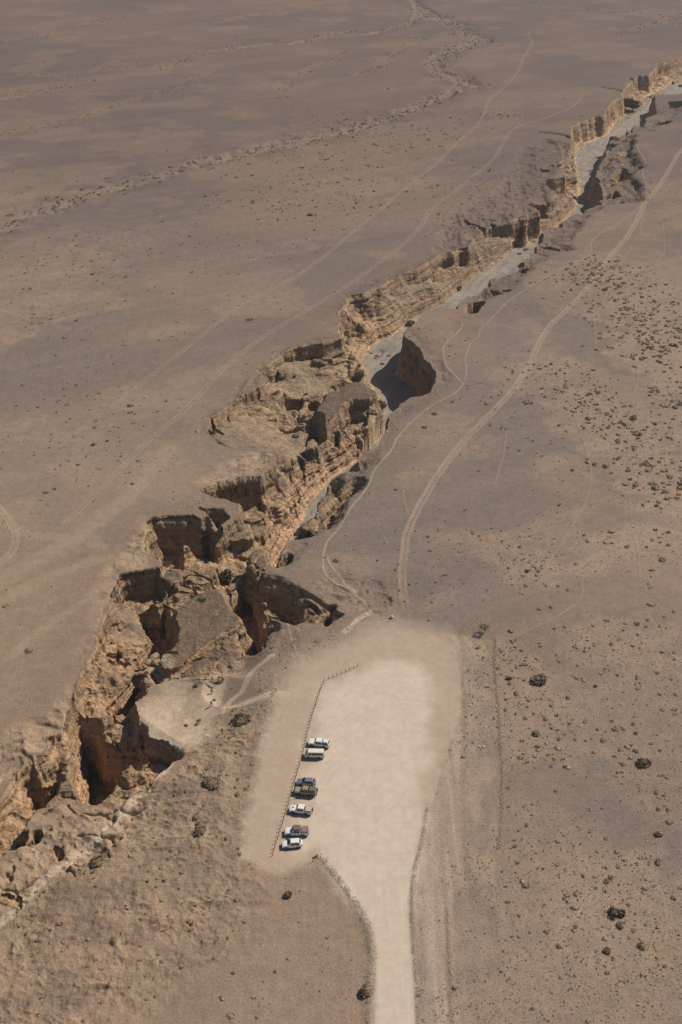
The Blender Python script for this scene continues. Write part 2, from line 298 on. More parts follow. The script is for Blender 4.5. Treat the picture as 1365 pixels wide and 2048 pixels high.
# ------------------------------------------------------------------ terrain grid
def rows():
    y = [-250, -180, -120, -60, 0, 40, 70, 90, 104]; v = 112.0
    while v < 1500:
        y.append(v)
        v += .42 if v < 250 else .42+(v-250)*.0012 if v < 500 else .72+(v-500)*.003 if v < 1050 else 2.4+(v-1050)*.006
    while v < 14000: y.append(v); v *= 1.09
    return np.array(y)
RY = rows()
core = np.linspace(-1.16, 1.16, 640); ext = 1.16+np.cumsum(.006*1.28**np.arange(1, 22))
RU = np.concatenate([-ext[::-1], core, ext])
NR, NC = len(RY), len(RU)
half = 682.5/FPX*(np.maximum(RY, 60)*CT+H*ST)
GX = RU[None, :]*half[:, None]; GY = np.repeat(RY[:, None], NC, 1)
print('grid', NR, NC)

SHO = [(P(p), dr, am, dk) for p, dr, am, dk in [
 ([(812,655),(806,670),(829,684),(850,714),(872,745),(876,765),(862,790),(898,776),(892,735),(862,692),(838,660)], .5, 1.8, .4),
 ([(800,810),(850,795),(868,790),(850,812),(812,830),(790,850),(785,870),(772,890),(752,905),(735,915),(722,935),(700,945),(745,898),(766,885),(778,858),(782,832)], .5, 1.6, .4),
 ([(20,1690),(60,1630),(90,1608),(170,1592),(245,1580),(300,1570),(275,1625),(205,1700),(110,1745),(0,1765),(-120,1800),(-90,1745)], .2, 3.2, .1),
 ([(1222,268),(1268,270),(1262,300),(1288,330),(1262,345),(1284,372),(1290,400),(1204,408),(1206,385),(1198,352),(1200,330),(1216,300)], 3.0, 4.2, .8),
 ([(1130,441),(1177,417),(1200,414),(1165,436),(1150,470),(1128,486),(1150,498),(1110,505),(1062,534),(1025,572),(985,592),(940,604),(935,588),(985,558),(1048,530),(1072,500),(1087,478),(1100,456)], 2.0, 3.0, .8),
 ([(1141,291),(1092,278),(1040,300),(1020,340),(1000,380),(960,400),(900,430),(885,470),(872,502),(917,496),(940,480),(985,448),(1050,430),(1098,402),(1090,362),(1130,330)], 1.8, 2.6, .55),
 ([(576,1120),(560,1135),(600,1105),(640,1062),(672,1030),(700,985),(735,935),(760,900),(727,907),(694,942),(663,953),(645,993),(621,1039),(591,1055)], 1.2, 2.0, .5),
 ([(694,1150),(770,1160),(800,1215),(740,1226),(700,1216),(650,1200),(600,1178),(560,1165),(600,1160)], .6, 1.5, .3),
 ([(521,1235),(510,1300),(556,1312),(592,1290),(600,1262),(575,1232),(545,1220)], .4, 1.8, .35),
 ([(309,1051),(290,1040),(255,1080),(235,1120),(200,1180),(190,1240),(170,1300),(196,1290),(228,1188),(300,1140),(304,1104)], .4, 1.4, .1),
 ([(145,1380),(100,1430),(0,1475),(-100,1540),(-100,1640),(30,1545),(90,1500),(140,1470)], 1.5, 4.0, .1),
 ([(640,675),(560,700),(515,735),(460,790),(415,835),(400,862),(440,825),(500,785),(530,750),(560,712),(640,690),(680,668)], .5, 1.2, .5),
 ([(676,668),(668,640),(672,612),(700,578),(770,552),(830,530),(880,500),(860,520),(773,564),(700,592),(685,630)], .5, 1.4, .6),
 ([(1298,222),(1330,215),(1365,205),(1345,235),(1300,262),(1270,262),(1272,246),(1292,250)], 2.0, 2.5, .4),
 ([(420,968),(500,945),(540,930),(555,900),(510,898),(470,925),(400,965)], .6, 1.2, .1),
 ([(430,1000),(400,985),(350,1010),(309,1045),(399,1052),(440,1040),(470,1020)], .4, 1.3, .15)]]
SOFT = [P(p, z) for p, z in [([(425,862),(432,895),(470,925),(520,935),(575,925),(625,905),(645,880),(620,850),(570,848),(520,832),(470,842)], -5),
 ([(545,740),(600,722),(650,735),(685,750),(655,775),(600,790),(545,778)], -6), ([(640,690),(690,705),(700,725),(670,745),(640,730),(655,705)], -7),
 ([(780,602),(840,568),(900,548),(940,515),(965,485),(1000,470),(1045,472),(1060,490),(1010,512),(960,542),(900,578),(850,602),(790,628),(765,640)], -9),
 ([(1040,440),(1080,430),(1130,395),(1150,385),(1155,405),(1110,435),(1060,465),(1030,465)], -10),
 ([(215,1200),(250,1195),(290,1200),(300,1230),(290,1265),(250,1275),(210,1265)], -5), ([(95,1600),(150,1580),(200,1590),(240,1610),(190,1650),(110,1640)], -5)]]
def softmask(X, Y):
    m = np.zeros(X.shape)
    for poly in SOFT: m = np.maximum(m, boxed(X, Y, poly, 6, lambda a, b, p: sst(-2.5, 2, sdist(a, b, p)+2*(fbm(a/4, b/4, 2, 47)-.5)), 0))
    return m
def shmask(X, Y):
    M = []
    for poly, dr, am, dk in SHO:
        M.append(boxed(X, Y, poly, 8, lambda a, b, p: sst(-4, 3, sdist(a, b, p)+4*(fbm(a/5, b/5, 2, 41)-.5)), 0))
    return M
def smin(a, b, k): h = np.maximum(k-np.abs(a-b), 0)/k; return np.minimum(a, b)-h*h*k*.25
def smax(a, b, k): h = np.maximum(k-np.abs(a-b), 0)/k; return np.maximum(a, b)+h*h*k*.25
def joints(x, y, s=0):
    """distance to the nearest crack between irregular blocks (in cells)"""
    xi = np.floor(x).astype(np.int64); yi = np.floor(y).astype(np.int64)
    f1 = np.full(x.shape, 9.0); f2 = np.full(x.shape, 9.0)
    for dx in (-1, 0, 1):
        for dy in (-1, 0, 1):
            cx = xi+dx; cy = yi+dy
            d = np.sqrt((cx+_h(cx, cy, s)-x)**2+(cy+_h(cx, cy, s+5)-y)**2)
            f2 = np.where(d < f1, f1, np.minimum(f2, d)); f1 = np.minimum(f1, d)
    return f2-f1
def height(X, Y):
    """X, Y flat arrays -> z, dR (inside rim +), dF (inside floor +), bedmask"""
    z0 = .5*(fbm(X/60, Y/60, 3, 3)-.5)+.10*(fbm(X/5, Y/5, 3, 8)-.5)
    for (x, y, a, w) in DEP: pass
    dp = np.zeros(X.shape)
    for (x, y, a, w) in DEP: dp = np.maximum(dp, a*np.exp(-((X-x)**2+(Y-y)**2)/(w*w)))
    z0 = z0-dp
    # rocky ground of the south-west bank
    rough = boxed(X, Y, ROUGH, 12, lambda a, b, p: sst(-8, 8, sdist(a, b, p)), 0)
    k = rough > 0
    if k.any():
        rg_ = sst(.4, .65, fbm(X[k]/9, Y[k]/7, 2, 33)); z0[k] += rough[k]*(1.1*(.42-billow(X[k]/11, Y[k]/8, 3, 31))+rg_*.9*(.4-billow(X[k]/3.6, Y[k]/2.8, 3, 32))+.4*(fbm(X[k]/1.2, Y[k]/1.2, 3, 4)-.5))
    lot = boxed(X, Y, LOT, 8, lambda a, b, p: sst(-3, 3, sdist(a, b, p)), 0); lot = np.maximum(lot, boxed(X, Y, ROAD, 8, lambda a, b, p: sst(-2, 2, sdist(a, b, p)), 0))
    z0 = z0*(1-.85*lot)
    for poly, hgt, w in ((BERML, .26, .8), (BERMR, .2, .5), (BERM3, .2, 1.4), (BERM4, .2, .6)):
        d = boxed(X, Y, poly, 6, lambda a, b, p: pdist(a, b, p, False), 99)
        m = d < 6; z0[m] += hgt*np.exp(-(d[m]/w)**2)*(.5+.9*fbm(X[m]/.8, Y[m]/.8, 2, 6))
    for poly, w in ((WADI, 7.0), (WADI2, 5.0)):
        d = boxed(X, Y, poly, 30, lambda a, b, p: pdist(a, b, p, False), 99)
        m = d < 30; f = (1-sst(w*.5, w*1.7, d[m]+14*(fbm(X[m]/18, Y[m]/22, 3, 5)-.5)))*(.4+.6*sst(-150, 60, X[m])); z0[m] += -1.6*f+f*2.0*(fbm(X[m]/4, Y[m]/6, 3, 9)-.45)
    for poly in SWALES:
        d = boxed(X, Y, poly, 20, lambda a, b, p: pdist(a, b, p, False), 99)
        m = d < 20; z0[m] += -.7*np.exp(-(d[m]/5)**2)*fbm(X[m]/5, Y[m]/5, 2, 5)
    for m, (poly, dr, am, dk) in zip(shmask(X, Y), SHO):
        k = m > 0
        if not k.any(): continue
        a, b = X[k], Y[k]
        fq = 1+np.maximum(b-300, 0)/500
        q = m[k]*(-dr*(.4+1.0*fbm(a/9, b/9, 2, 42))+am*.75*(.36-billow(a/9/fq, b/8/fq, 3, 43)))
        st = .9; fl = np.floor(q/st); q = .4*q+.6*st*(fl+sst(.25, .75, q/st-fl)+.1)*m[k]
        if dk < .12 and dr < .3:
            jn = joints(a/13+.5*fbm(a/4, b/4, 3, 670), b/8+.5*fbm(a/4, b/4, 3, 671), 680)
            q = q-m[k]*(1.3*np.exp(-(jn/.04)**2)+.5*np.exp(-(jn/.12)**2))*sst(.48, .62, fbm(a/7, b/7, 2, 672))
        z0[k] += q+.3*m[k]*(fbm(a/1.2, b/1.2, 2, 44)-.5)
    z = z0.copy()
    dR = np.full(X.shape, -99.0); dF = np.full(X.shape, -99.0)
    s = (X > RIM[:, 0].min()-14) & (X < RIM[:, 0].max()+14) & (Y > RIM[:, 1].min()-14) & (Y < RIM[:, 1].max()+14)
    if s.any():
        x, y = X[s], Y[s]
        # ragged outlines
        fd = np.clip(330/y, .12, 1)**1.6
        wx = 2.6*(fbm(x/7, y/7, 2, 11)-.5)+1.2*fd*(fbm(x/1.7, y/1.7, 2, 12)-.5)
        wy = 2.6*(fbm(x/7, y/7, 2, 13)-.5)+1.2*fd*(fbm(x/1.7, y/1.7, 2, 14)-.5)
        xw, yw = x+wx, y+wy
        r = sdist(xw, yw, RIM); f = sdist(x+.7*wx, y+.7*wy, FLOOR)
        f = np.minimum(f, r-2.2*np.clip(y/350, 1, 2.2)); dR[s] = r; dF[s] = f
        ins = r > -2.5
        xi, yi = xw[ins], yw[ins]
        num = np.zeros(xi.shape); den = np.zeros(xi.shape)
        for (tx, ty), tz in zip(TXZ, TZ):
            w = 1/((xi-tx)**2+(yi-ty)**2+2.0)**1.6; num += w*tz; den += w
        T = num/den
        ri, fi = r[ins], f[ins]; zi0 = z0[s][ins]; x_, y_ = x[ins], y[ins]
        # talus and layered cliff up from the bed
        bz = bedz(y_); wall = bz+1.25*np.maximum(-fi-.2, 0)**1.08+2.5*sst(.5, 3, -fi)*fbm(x_/6, y_/6, 2, 20)
        T = np.minimum(T, wall)
        T = np.where(fi > 0, bz, T)
        rock = sst(.3, 3.5, -fi)
        kn = .62-cell(x_/6.5+.5*fbm(x_/3, y_/3, 2, 2), y_/5.5, 71)
        kn2 = .6-cell(x_/2.6, y_/2.3, 75)
        kb = .62-cell(x_/11+.4*fbm(x_/5, y_/5, 2, 3), y_/9, 77)
        rk = sst(.42, .62, fbm(x_/14, y_/14, 2, 78))
        sf_ = softmask(x_, y_)
        T = T+rock*(1-.82*sf_*sst(650, 380, y_))*(1+.45*sst(330, 560, y_))*(3.2*kb+1.9*kn*(.35+.65*rk)+.7*kn2*rk+1.0*(.4-billow(x_/9, y_/9, 3, 40))*(.4+.6*rk))
        w = (1.2+1.6*vn(x_/9, y_/9, 50))*(1+np.maximum(y_-350, 0)/500)
        z1 = zi0+(T-zi0)*sst(0, 1, ri/w)
        # scarp is sharper at its top
        for top, k, poly in BLK:
            d = boxed(xi, yi, poly, 9, sdist, -99); m = d > -9
            if m.any():
                dome = .5*(1-np.exp(-np.maximum(d[m], 0)/1.2))+.5*(fbm(x_[m]/4, y_[m]/4, 3, 60)-.5)*min(1, abs(top)*.6)
                zb = top-.5+dome-k*np.maximum(-d[m], 0)-.6*np.maximum(-d[m], 0)*(kn2[m])*k*.4
                z1[m] = smax(z1[m], zb, 1.2)
        jn = joints(x_/8+.35*fbm(x_/3, y_/3, 2, 620), y_/6.5+.35*fbm(x_/3, y_/3, 2, 621), 630)
        isl = np.zeros(x_.shape)
        for q in (0, 2): isl = np.maximum(isl, boxed(xi, yi, BLK[q][2], 3, lambda a, b, p: sst(-2, .5, sdist(a, b, p)), 0))
        jm = (1-isl)*(1-sf_)*.8*sst(.42, .58, fbm(x_/16, y_/16, 2, 622))*sst(.2, 2, ri)*sst(-.5, -3, fi)*np.clip(420/y_, 0, 1)
        z1 = z1-jm*(1.9*np.exp(-(jn/.055)**2)+.7*np.exp(-(jn/.16)**2))
        z[np.flatnonzero(s)[ins]] = z1
    return z, dR, dF
ROUGH = P([(560,1400),(520,1540),(485,1700),(540,1760),(470,1900),(300,2048),(100,2250),(-250,2300),(-300,1900),(-100,1650),(30,1720),(120,1610),(230,1600),(350,1500),(420,1440),(480,1420)], -2)
BLK = [(t, k, P(p, t)) for t, k, p in BLOCKS]

def carve(X, Y, z, dR, dF):
    """pits and joints cut after the blocks; also works on the rims of the plain"""
    fd = np.clip(330/np.maximum(Y, 100), .12, 1)**1.6; wx = 1.6*(fbm(X/5, Y/5, 2, 81)-.5)+.8*fd*(fbm(X/1.4, Y/1.4, 2, 82)-.5); wy = 1.6*(fbm(X/5, Y/5, 2, 83)-.5)+.8*fd*(fbm(X/1.4, Y/1.4, 2, 84)-.5)
    for b, k, poly in PITP:
        s = (X > poly[:, 0].min()-7) & (X < poly[:, 0].max()+7) & (Y > poly[:, 1].min()-7) & (Y < poly[:, 1].max()+7)
        if not s.any(): continue
        d = sdist(X[s]+wx[s], Y[s]+wy[s], poly)
        zb = b+k*np.maximum(-d, 0)
        zb = zb+2.2*(fbm(X[s]/4, Y[s]/4, 3, 640)-.5)*sst(-1.5, 1.5, d)-np.maximum(-d-1.2, 0)*k*.45; zb = np.where(d > -5.5, zb, 99); cut = zb < z[s]-.4; z[s] = np.where(dF[s] > 0, z[s], smin(z[s], zb, 1.6))
        dd = dR[s]; dR[s] = np.maximum(dd, np.where(cut, 1.5, np.minimum(d+.8, 2)))
    for poly, dep, w in CRK:
        s = (X > poly[:, 0].min()-6) & (X < poly[:, 0].max()+6) & (Y > poly[:, 1].min()-6) & (Y < poly[:, 1].max()+6)
        if not s.any(): continue
        d = pdist(X[s]+wx[s]*.5, Y[s]+wy[s]*.5, poly, False)
        z[s] -= dep*np.exp(-(d/w)**2)
    # bedding: turn steep slopes into ledges
    m = (dR > .3) & (dF < -.5)
    zz = z[m]; st = 1.5; off = .5*fbm(X[m]/15, Y[m]/15, 2, 90)
    q = (zz+off)/st; fl = np.floor(q); fr = q-fl
    zl = st*(fl+sst(.2, .8, fr))-off
    a = .5*sst(-8.0, -11, zz)
    z[m] = zz*(1-a)+zl*a+.26*fd[m]*(fbm(X[m]/.9, Y[m]/.9, 3, 91)-.5)+1.3*np.clip(fd[m]*1.6, 0, 1)*sst(-.8, -3.5, zz)*(1-.85*softmask(X[m], Y[m]))*(.42-billow(X[m]/3.3, Y[m]/2.8, 3, 92))
    m = dF > 0
    z[m] = bedz(Y[m])+.5*(fbm(X[m]/6, Y[m]/6, 3, 95)-.5)*sst(0, 3, dF[m])+.15*(fbm(X[m]/1.2, Y[m]/1.2, 2, 96)-.5)
    return z
# a pit outline was read at its lip: take the plain or terrace height there
def lip(b): return 0.0 if b > -12 else -1.5
PITP = [(b, k, P(p, lip(b))) for b, k, p in PITS]
CRK = [(P(p, -.6), d, w) for p, d, w in CRACKS]

fx, fy = GX.ravel(), GY.ravel()
near = (fy < 1600) & (np.abs(fx) < 1.25*np.interp(fy, RY, half))
def solve(x, y):
    z, r, f = height(x, y); z = carve(x, y, z, r, f); return z, r, f
fz = np.zeros(fx.shape); fR = np.full(fx.shape, -99.0); fF = np.full(fx.shape, -99.0)
fz[near], fR[near], fF[near] = solve(fx[near], fy[near])
GZ = fz.reshape(NR, NC)
# the gorge and the broken ground get a mesh three times as dense, welded to the plain
AR, AC = 3, 2
rg = boxed(fx, fy, ROUGH, 6, lambda a, b, p: sst(-6, 2, sdist(a, b, p)), 0) > 0
for m in shmask(fx, fy): rg |= m > .02
rg |= (fR > -2.0)
rg = rg.reshape(NR, NC); sel = (rg[:-1, :-1] | rg[1:, :-1] | rg[:-1, 1:] | rg[1:, 1:]); sel[RY[:-1] < 105] = False; sel[:, :24] = False; sel[:, -24:] = False
def interp_rows(A, n): 
    t = np.arange((A.shape[0]-1)*n+1)/n; j = np.minimum(t.astype(int), A.shape[0]-2); f = (t-j).reshape((-1,)+(1,)*(A.ndim-1)); return A[j]*(1-f)+A[j+1]*f
HY = interp_rows(RY, AR); Hhalf = interp_rows(half, AR); HU = interp_rows(RU, AC)
HX = HU[None, :]*Hhalf[:, None]; HZ = interp_rows(interp_rows(GZ, AR).T, AC).T.copy()
HR, HC = HX.shape; HYY = np.repeat(HY[:, None], HC, 1)
sf = np.repeat(np.repeat(sel, AR, 0), AC, 1)                # fine quads in use
cnt = np.zeros((HR, HC), np.int8)
for a, b in ((0, 0), (0, 1), (1, 0), (1, 1)): cnt[a:HR-1+a, b:HC-1+b] += sf
usev = cnt > 0; inner = cnt == 4
hx, hy = HX[inner], HYY[inner]; z_, r_, f_ = solve(hx, hy)
HZ[inner] = z_
HRR = np.full((HR, HC), -99.0); HFF = np.full((HR, HC), -99.0)
tmp = interp_rows(interp_rows(fR.reshape(NR, NC), AR).T, AC).T; HRR[usev] = tmp[usev]; HRR[inner] = r_; HFF[inner] = f_
print('fine verts', usev.sum(), 'coarse', NR*NC)
GY2 = HY

def zat(x, y):
    """terrain height by bilinear lookup"""
    x = np.atleast_1d(np.asarray(x, float)); y = np.atleast_1d(np.asarray(y, float))
    j = np.clip(np.searchsorted(HY, y)-1, 0, HR-2); t = (y-HY[j])/(HY[j+1]-HY[j])
    hw = Hhalf[j]*(1-t)+Hhalf[j+1]*t; u = x/hw
    i = np.clip(np.searchsorted(HU, u)-1, 0, HC-2); s = np.clip((u-HU[i])/(HU[i+1]-HU[i]), 0, 1)
    return (HZ[j, i]*(1-s)+HZ[j, i+1]*s)*(1-t)+(HZ[j+1, i]*(1-s)+HZ[j+1, i+1]*s)*t
def hit(px, py):
    """first point of the terrain on the sight line of a survey point"""
    zs = np.arange(1.5, -26, -.15); q = np.array([unproj(px, py, z) for z in zs])
    g = zat(q[:, 0], q[:, 1]); k = np.argmax(g >= zs)
    if not (g >= zs).any(): k = len(zs)-1
    return Vector((q[k, 0], q[k, 1], g[k]))

# ------------------------------------------------------------------ colours of the ground (albedo)
def sandmask(X, Y):
    s = sst(.52, .66, fbm(X/38+3, Y/30, 4, 200))*.55
    n = fbm(X/7, Y/6, 3, 210)
    for (x, y, rx, ry, a) in SND:
        m = np.flatnonzero((np.abs(X-x) < 2.4*rx) & (np.abs(Y-y) < 2.4*ry))
        if len(m):
            e = ((X[m]-x)/rx)**2+((Y[m]-y)/ry)**2
            s[m] = np.maximum(s[m], a*sst(1.5, .3, e+2.2*(n[m]-.5)))
    return np.clip(s*(.55+.9*fbm(X/3, Y/3, 2, 230)), 0, 1)
def C(r, g, b): return np.array([r, g, b])
GREY, SAND, PINK, DARKG = C(.208,.167,.139), C(.328,.241,.171), C(.250,.186,.145), C(.150,.118,.098)
CRUST, TAN, ORANGE, BED, LOTC, LOTW, PALEC = C(.215,.160,.115), C(.50,.350,.218), C(.68,.450,.282), C(.295,.262,.222), C(.44,.340,.256), C(.58,.482,.384), C(.50,.395,.285)
def mix(a, b, t): return a*(1-t[:, None])+b*t[:, None]
def albedo(X, Y, Z, dR, dF, NZ):
    n = X.shape[0]
    big = fbm(X/120, Y/90, 3, 300)
    c = mix(np.repeat(GREY[None], n, 0), PINK, sst(.35, .65, big))
    c = mix(c, SAND, sandmask(X, Y)*.85)
    # the plain turns warmer towards the near left, greyer far away
    warm = sst(420, 190, Y)*sst(20, -70, X); c = mix(c, C(.300,.215,.145), warm*.75)
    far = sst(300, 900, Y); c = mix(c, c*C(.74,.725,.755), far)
    streak = anis((X*.5-Y*.86)/9, (X*.86+Y*.5)/120, 310); c = c*(.90+.2*streak[:, None])
    # wind streaks of pale sand
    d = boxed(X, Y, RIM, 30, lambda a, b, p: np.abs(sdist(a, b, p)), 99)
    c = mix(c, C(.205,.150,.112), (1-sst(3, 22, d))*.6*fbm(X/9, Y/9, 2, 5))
    for poly, w in ((WADI, 8), (WADI2, 6)):
        d = boxed(X, Y, poly, 60, lambda a, b, p: pdist(a, b, p, False), 99)+14*(fbm(X/16, Y/20, 3, 320)-.5)
        c = mix(c, C(.27,.208,.150), (1-sst(w*.5, w*1.3, d))*.6*sst(.38, .62, fbm(X/5, Y/6, 3, 321)))
        c = mix(c, DARKG, (sst(w*.7, w*1.3, d)*(1-sst(w*1.5, w*4, d)))*sst(.35, .65, fbm(X/12, Y/12, 3, 322))*.8)
    for poly in SWALES:
        d = boxed(X, Y, poly, 40, lambda a, b, p: pdist(a, b, p, False), 99)+14*(fbm(X/16, Y/20, 3, 320)-.5)
        c = mix(c, C(.25,.175,.125), (1-sst(2, 11, d))*.5*sst(.3, .6, fbm(X/14, Y/14, 2, 323)))
    rough = boxed(X, Y, ROUGH, 14, lambda a, b, p: sst(-8, 8, sdist(a, b, p)), 0)
    c = mix(c, mix(np.repeat(C(.235,.175,.125)[None], n, 0), C(.35,.25,.165), sst(.3, .7, fbm(X/5, Y/5, 4, 330))), rough*.75)
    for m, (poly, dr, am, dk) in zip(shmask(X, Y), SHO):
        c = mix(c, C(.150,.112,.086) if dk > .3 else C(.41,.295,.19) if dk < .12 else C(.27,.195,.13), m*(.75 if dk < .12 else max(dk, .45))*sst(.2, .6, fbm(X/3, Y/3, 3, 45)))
    for pl, w in (([(-60,1200),(60,1130),(150,1078),(250,1000),(340,900)], 3.2), ([(-60,970),(20,1052),(60,1072),(180,1076),(205,1095)], 2.2), ([(-60,1240),(80,1160),(210,1115)], 2.5), ([(0,1330),(130,1230),(200,1180)], 1.5)):
        pl = P(pl); d = boxed(X, Y, pl, 14, lambda a, b, p: pdist(a, b, p, False), 99)
        c = mix(c, C(.36,.27,.185), (1-sst(w*.4, w*1.5, d+2*(fbm(X/3, Y/4, 2, 651)-.5)))*.5)
    # graded apron right of the lot
    ap = P([(880,1262),(990,1275),(1003,1500),(1003,1690),(1010,1860),(915,2100),(836,2200),(826,1800),(855,1650),(900,1480)])
    a = boxed(X, Y, ap, 5, lambda a, b, p: sst(-1.5, 3, sdist(a, b, p)), 0)
    c = mix(c, mix(np.repeat(C(.36,.268,.195)[None], n, 0), C(.27,.208,.162), sst(.4, .62, fbm(X/6, Y/9, 3, 340))), a*.8)
    sh_ = P([(880,1262),(935,1275),(938,1500),(934,1700),(902,1830),(905,2100),(908,2250),(842,2250),(836,1760),(860,1560)])
    a = boxed(X, Y, sh_, 5, lambda a, b, p: sst(-.8, 1.6, sdist(a, b, p)+1.5*(anis(a/1.5, b/9, 660)-.5)), 0)
    c = mix(c, mix(np.repeat(C(.42,.322,.245)[None], n, 0), C(.35,.268,.205), sst(.35, .65, anis(X/1.1, Y/30, 661))), a*.9)
    lw = P([(638,1716),(700,1795),(738,1860),(742,2200),(500,2200),(480,1900),(484,1715)])
    a = boxed(X, Y, lw, 20, lambda a, b, p: sst(-12, 6, sdist(a, b, p)), 0)
    c = mix(c, C(.31,.228,.158), a*.6)
    a = boxed(X, Y, LOT, 8, lambda a, b, p: (lambda q, e: np.clip((q/e+.5), 0, 1))(sdist(a, b, p)+4*(fbm(a/3, b/3, 4, 350)-.5), 3+7*sst(205, 232, b)), 0); c = mix(c, LOTC, a)
    a = boxed(X, Y, LOTB, 14, lambda a, b, p: sst(-2.5, 4, sdist(a, b, p)+6*(fbm(a/5, b/6, 4, 360)-.5)), 0); c = mix(c, LOTW, a)
    a = boxed(X, Y, ROAD, 5, lambda a, b, p: sst(-.6, 1.2, sdist(a, b, p)), 0); c = mix(c, LOTW*.98, a)
    m = np.flatnonzero((Y < 245) & (X > -45) & (X < 60))
    if len(m):
        x_, y_ = X[m], Y[m]; tm = np.zeros(len(m))
        for q, (px_, py_, r0) in enumerate([(760,1480,9),(800,1400,13),(700,1560,12),(860,1330,8),(780,1600,16),(740,1300,9),(690,1450,15),(820,1520,20)]):
            qx, qy = unproj(px_, py_); r = np.hypot(x_-qx, y_-qy)+.8*fbm(x_/6, y_/6, 2, 700+q)
            for w_ in (0, 1.6): tm += np.exp(-((r-r0-w_)/.22)**2)*sst(.45, .6, vn(np.arctan2(y_-qy, x_-qx)*2, r*0+q, 710+q))
        ln = anis(x_/.7+.02*y_, y_/22, 720); c[m] = c[m]*(1-.07*np.clip(tm, 0, 1)+.12*(ln-.5)*sst(200, 150, y_))[:, None]
    for poly, w in ((BERML, 1.0), (BERMR, .55), (BERM3, 1.5), (BERM4, .7)):
        d = boxed(X, Y, poly, 8, lambda a, b, p: pdist(a, b, p, False), 99)
        c = mix(c, C(.25,.205,.165), (1-sst(w*.5, w*1.4, d))*.6*sst(.2, .6, fbm(X/1.2, Y/1.2, 2, 370)))
    # pale trodden sand
    for poly, w in PALE:
        d = boxed(X, Y, poly, w*3+3, lambda a, b, p: pdist(a, b, p, False), 99)
        c = mix(c, PALEC, (1-sst(w*.6, w*1.6, d+(w*.6)*(fbm(X/2.5, Y/2.5, 2, 380)-.5)))*(.9 if w > 1.2 else .8))
    bw = P([(270,1395),(330,1350),(430,1362),(425,1420),(400,1470),(350,1485),(300,1440)], -4); m = boxed(X, Y, bw, 6, lambda a, b, p: sst(-4, 3, sdist(a, b, p)), 0)
    c = mix(c, C(.33,.245,.165), m*.45*sst(.42, .62, fbm(X/3.2, Y/3.2, 3, 381)))
    # canyon rock
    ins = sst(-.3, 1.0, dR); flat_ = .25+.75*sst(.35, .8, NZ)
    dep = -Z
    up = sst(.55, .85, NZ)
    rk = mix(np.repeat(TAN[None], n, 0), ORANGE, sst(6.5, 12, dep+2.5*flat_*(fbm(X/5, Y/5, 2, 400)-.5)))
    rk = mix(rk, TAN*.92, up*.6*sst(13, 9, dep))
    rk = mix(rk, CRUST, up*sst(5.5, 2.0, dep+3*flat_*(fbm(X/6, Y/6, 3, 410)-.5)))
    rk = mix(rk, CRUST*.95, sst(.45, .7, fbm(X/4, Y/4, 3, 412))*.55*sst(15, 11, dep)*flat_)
    lay = fbm(X/60, Z*.7, 2, 430); rk = rk*(.9+.2*lay[:, None])
    nearleft = sst(300, 200, Y); rk = mix(rk, rk*C(1.18,1.12,1.05), nearleft)
    soft = np.zeros(n)
    for poly, w in PALE:
        d = boxed(X, Y, poly, w*3+3, lambda a, b, p: pdist(a, b, p, False), 99)
        soft = np.maximum(soft, (1-sst(w*.6, w*1.7, d))*(1 if w > 1.2 else .6))
    rk = mix(rk, PALEC, soft*up*.9); rk = mix(rk, C(.36,.272,.188), softmask(X, Y)*.6)
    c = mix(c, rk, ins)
    bed = sst(-.3, .5, dF)
    chn = anis((X*.9-Y*.43)/1.6, (X*.43+Y*.9)/24, 442); bc = BED*(.80+.34*fbm(X/5, Y/9, 3, 440)+.16*sst(.5, .6, chn)-.08)[:, None]
    c = mix(c, bc, bed)
    c = mix(c, C(.40,.30,.2), bed*sst(.55, .7, fbm(X/7, Y/7, 3, 441))*(1-sst(0, 5, dF))*.6)
    c = c*(1+.16*(fbm(X/1.3, Y/1.3, 2, 450)-.5)*(1-ins*(1-flat_)))[:, None]
    lt = boxed(X, Y, LOT, 3, lambda a, b, p: sst(-1, 3, sdist(a, b, p)), 0); lt = np.maximum(lt, boxed(X, Y, ROAD, 3, lambda a, b, p: sst(-1, 1, sdist(a, b, p)), 0))
    return c, ins*(1-bed)-lt*.7*(1-ins), bed
def X2(a): return a/4

# slopes, then layered ledges pushed out of the steep walls (real overhangs)
dzx = np.gradient(HZ, axis=1)/np.gradient(HX, axis=1); dzy = np.gradient(HZ, axis=0)/np.gradient(HYY, axis=0)
sl = np.sqrt(dzx**2+dzy**2); NZf = 1/np.sqrt(1+sl**2)
m = inner & (HRR > -.3) & (HFF < -.3) & (sl > .7)
x_, y_, z_ = HX[m], HYY[m], HZ[m]; gx, gy, g = -dzx[m]/sl[m], -dzy[m]/sl[m], sst(.7, 2.2, sl[m])
tt = z_+.9*fbm(x_/14, y_/14, 2, 600)
dsp = (vn(tt/1.15, (x_+y_)/22, 601)-.45)*1.25+(vn(tt/.42, (x_-y_)/9, 602)-.5)*.5
dsp *= g*sst(0, -1.2, z_)
HX = HX.copy(); VX = HX.copy(); VY = HYY.copy(); VX[m] += gx*dsp; VY[m] += gy*dsp
colC = np.empty((NR*NC, 3)); colC[:] = GREY; rockC = np.zeros(NR*NC)
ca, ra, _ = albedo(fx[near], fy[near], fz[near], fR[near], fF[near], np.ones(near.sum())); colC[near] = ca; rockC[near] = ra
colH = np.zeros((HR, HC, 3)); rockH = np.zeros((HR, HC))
ca, ra, _ = albedo(HX[usev], HYY[usev], HZ[usev], HRR[usev], HFF[usev], NZf[usev]); colH[usev] = ca; rockH[usev] = ra

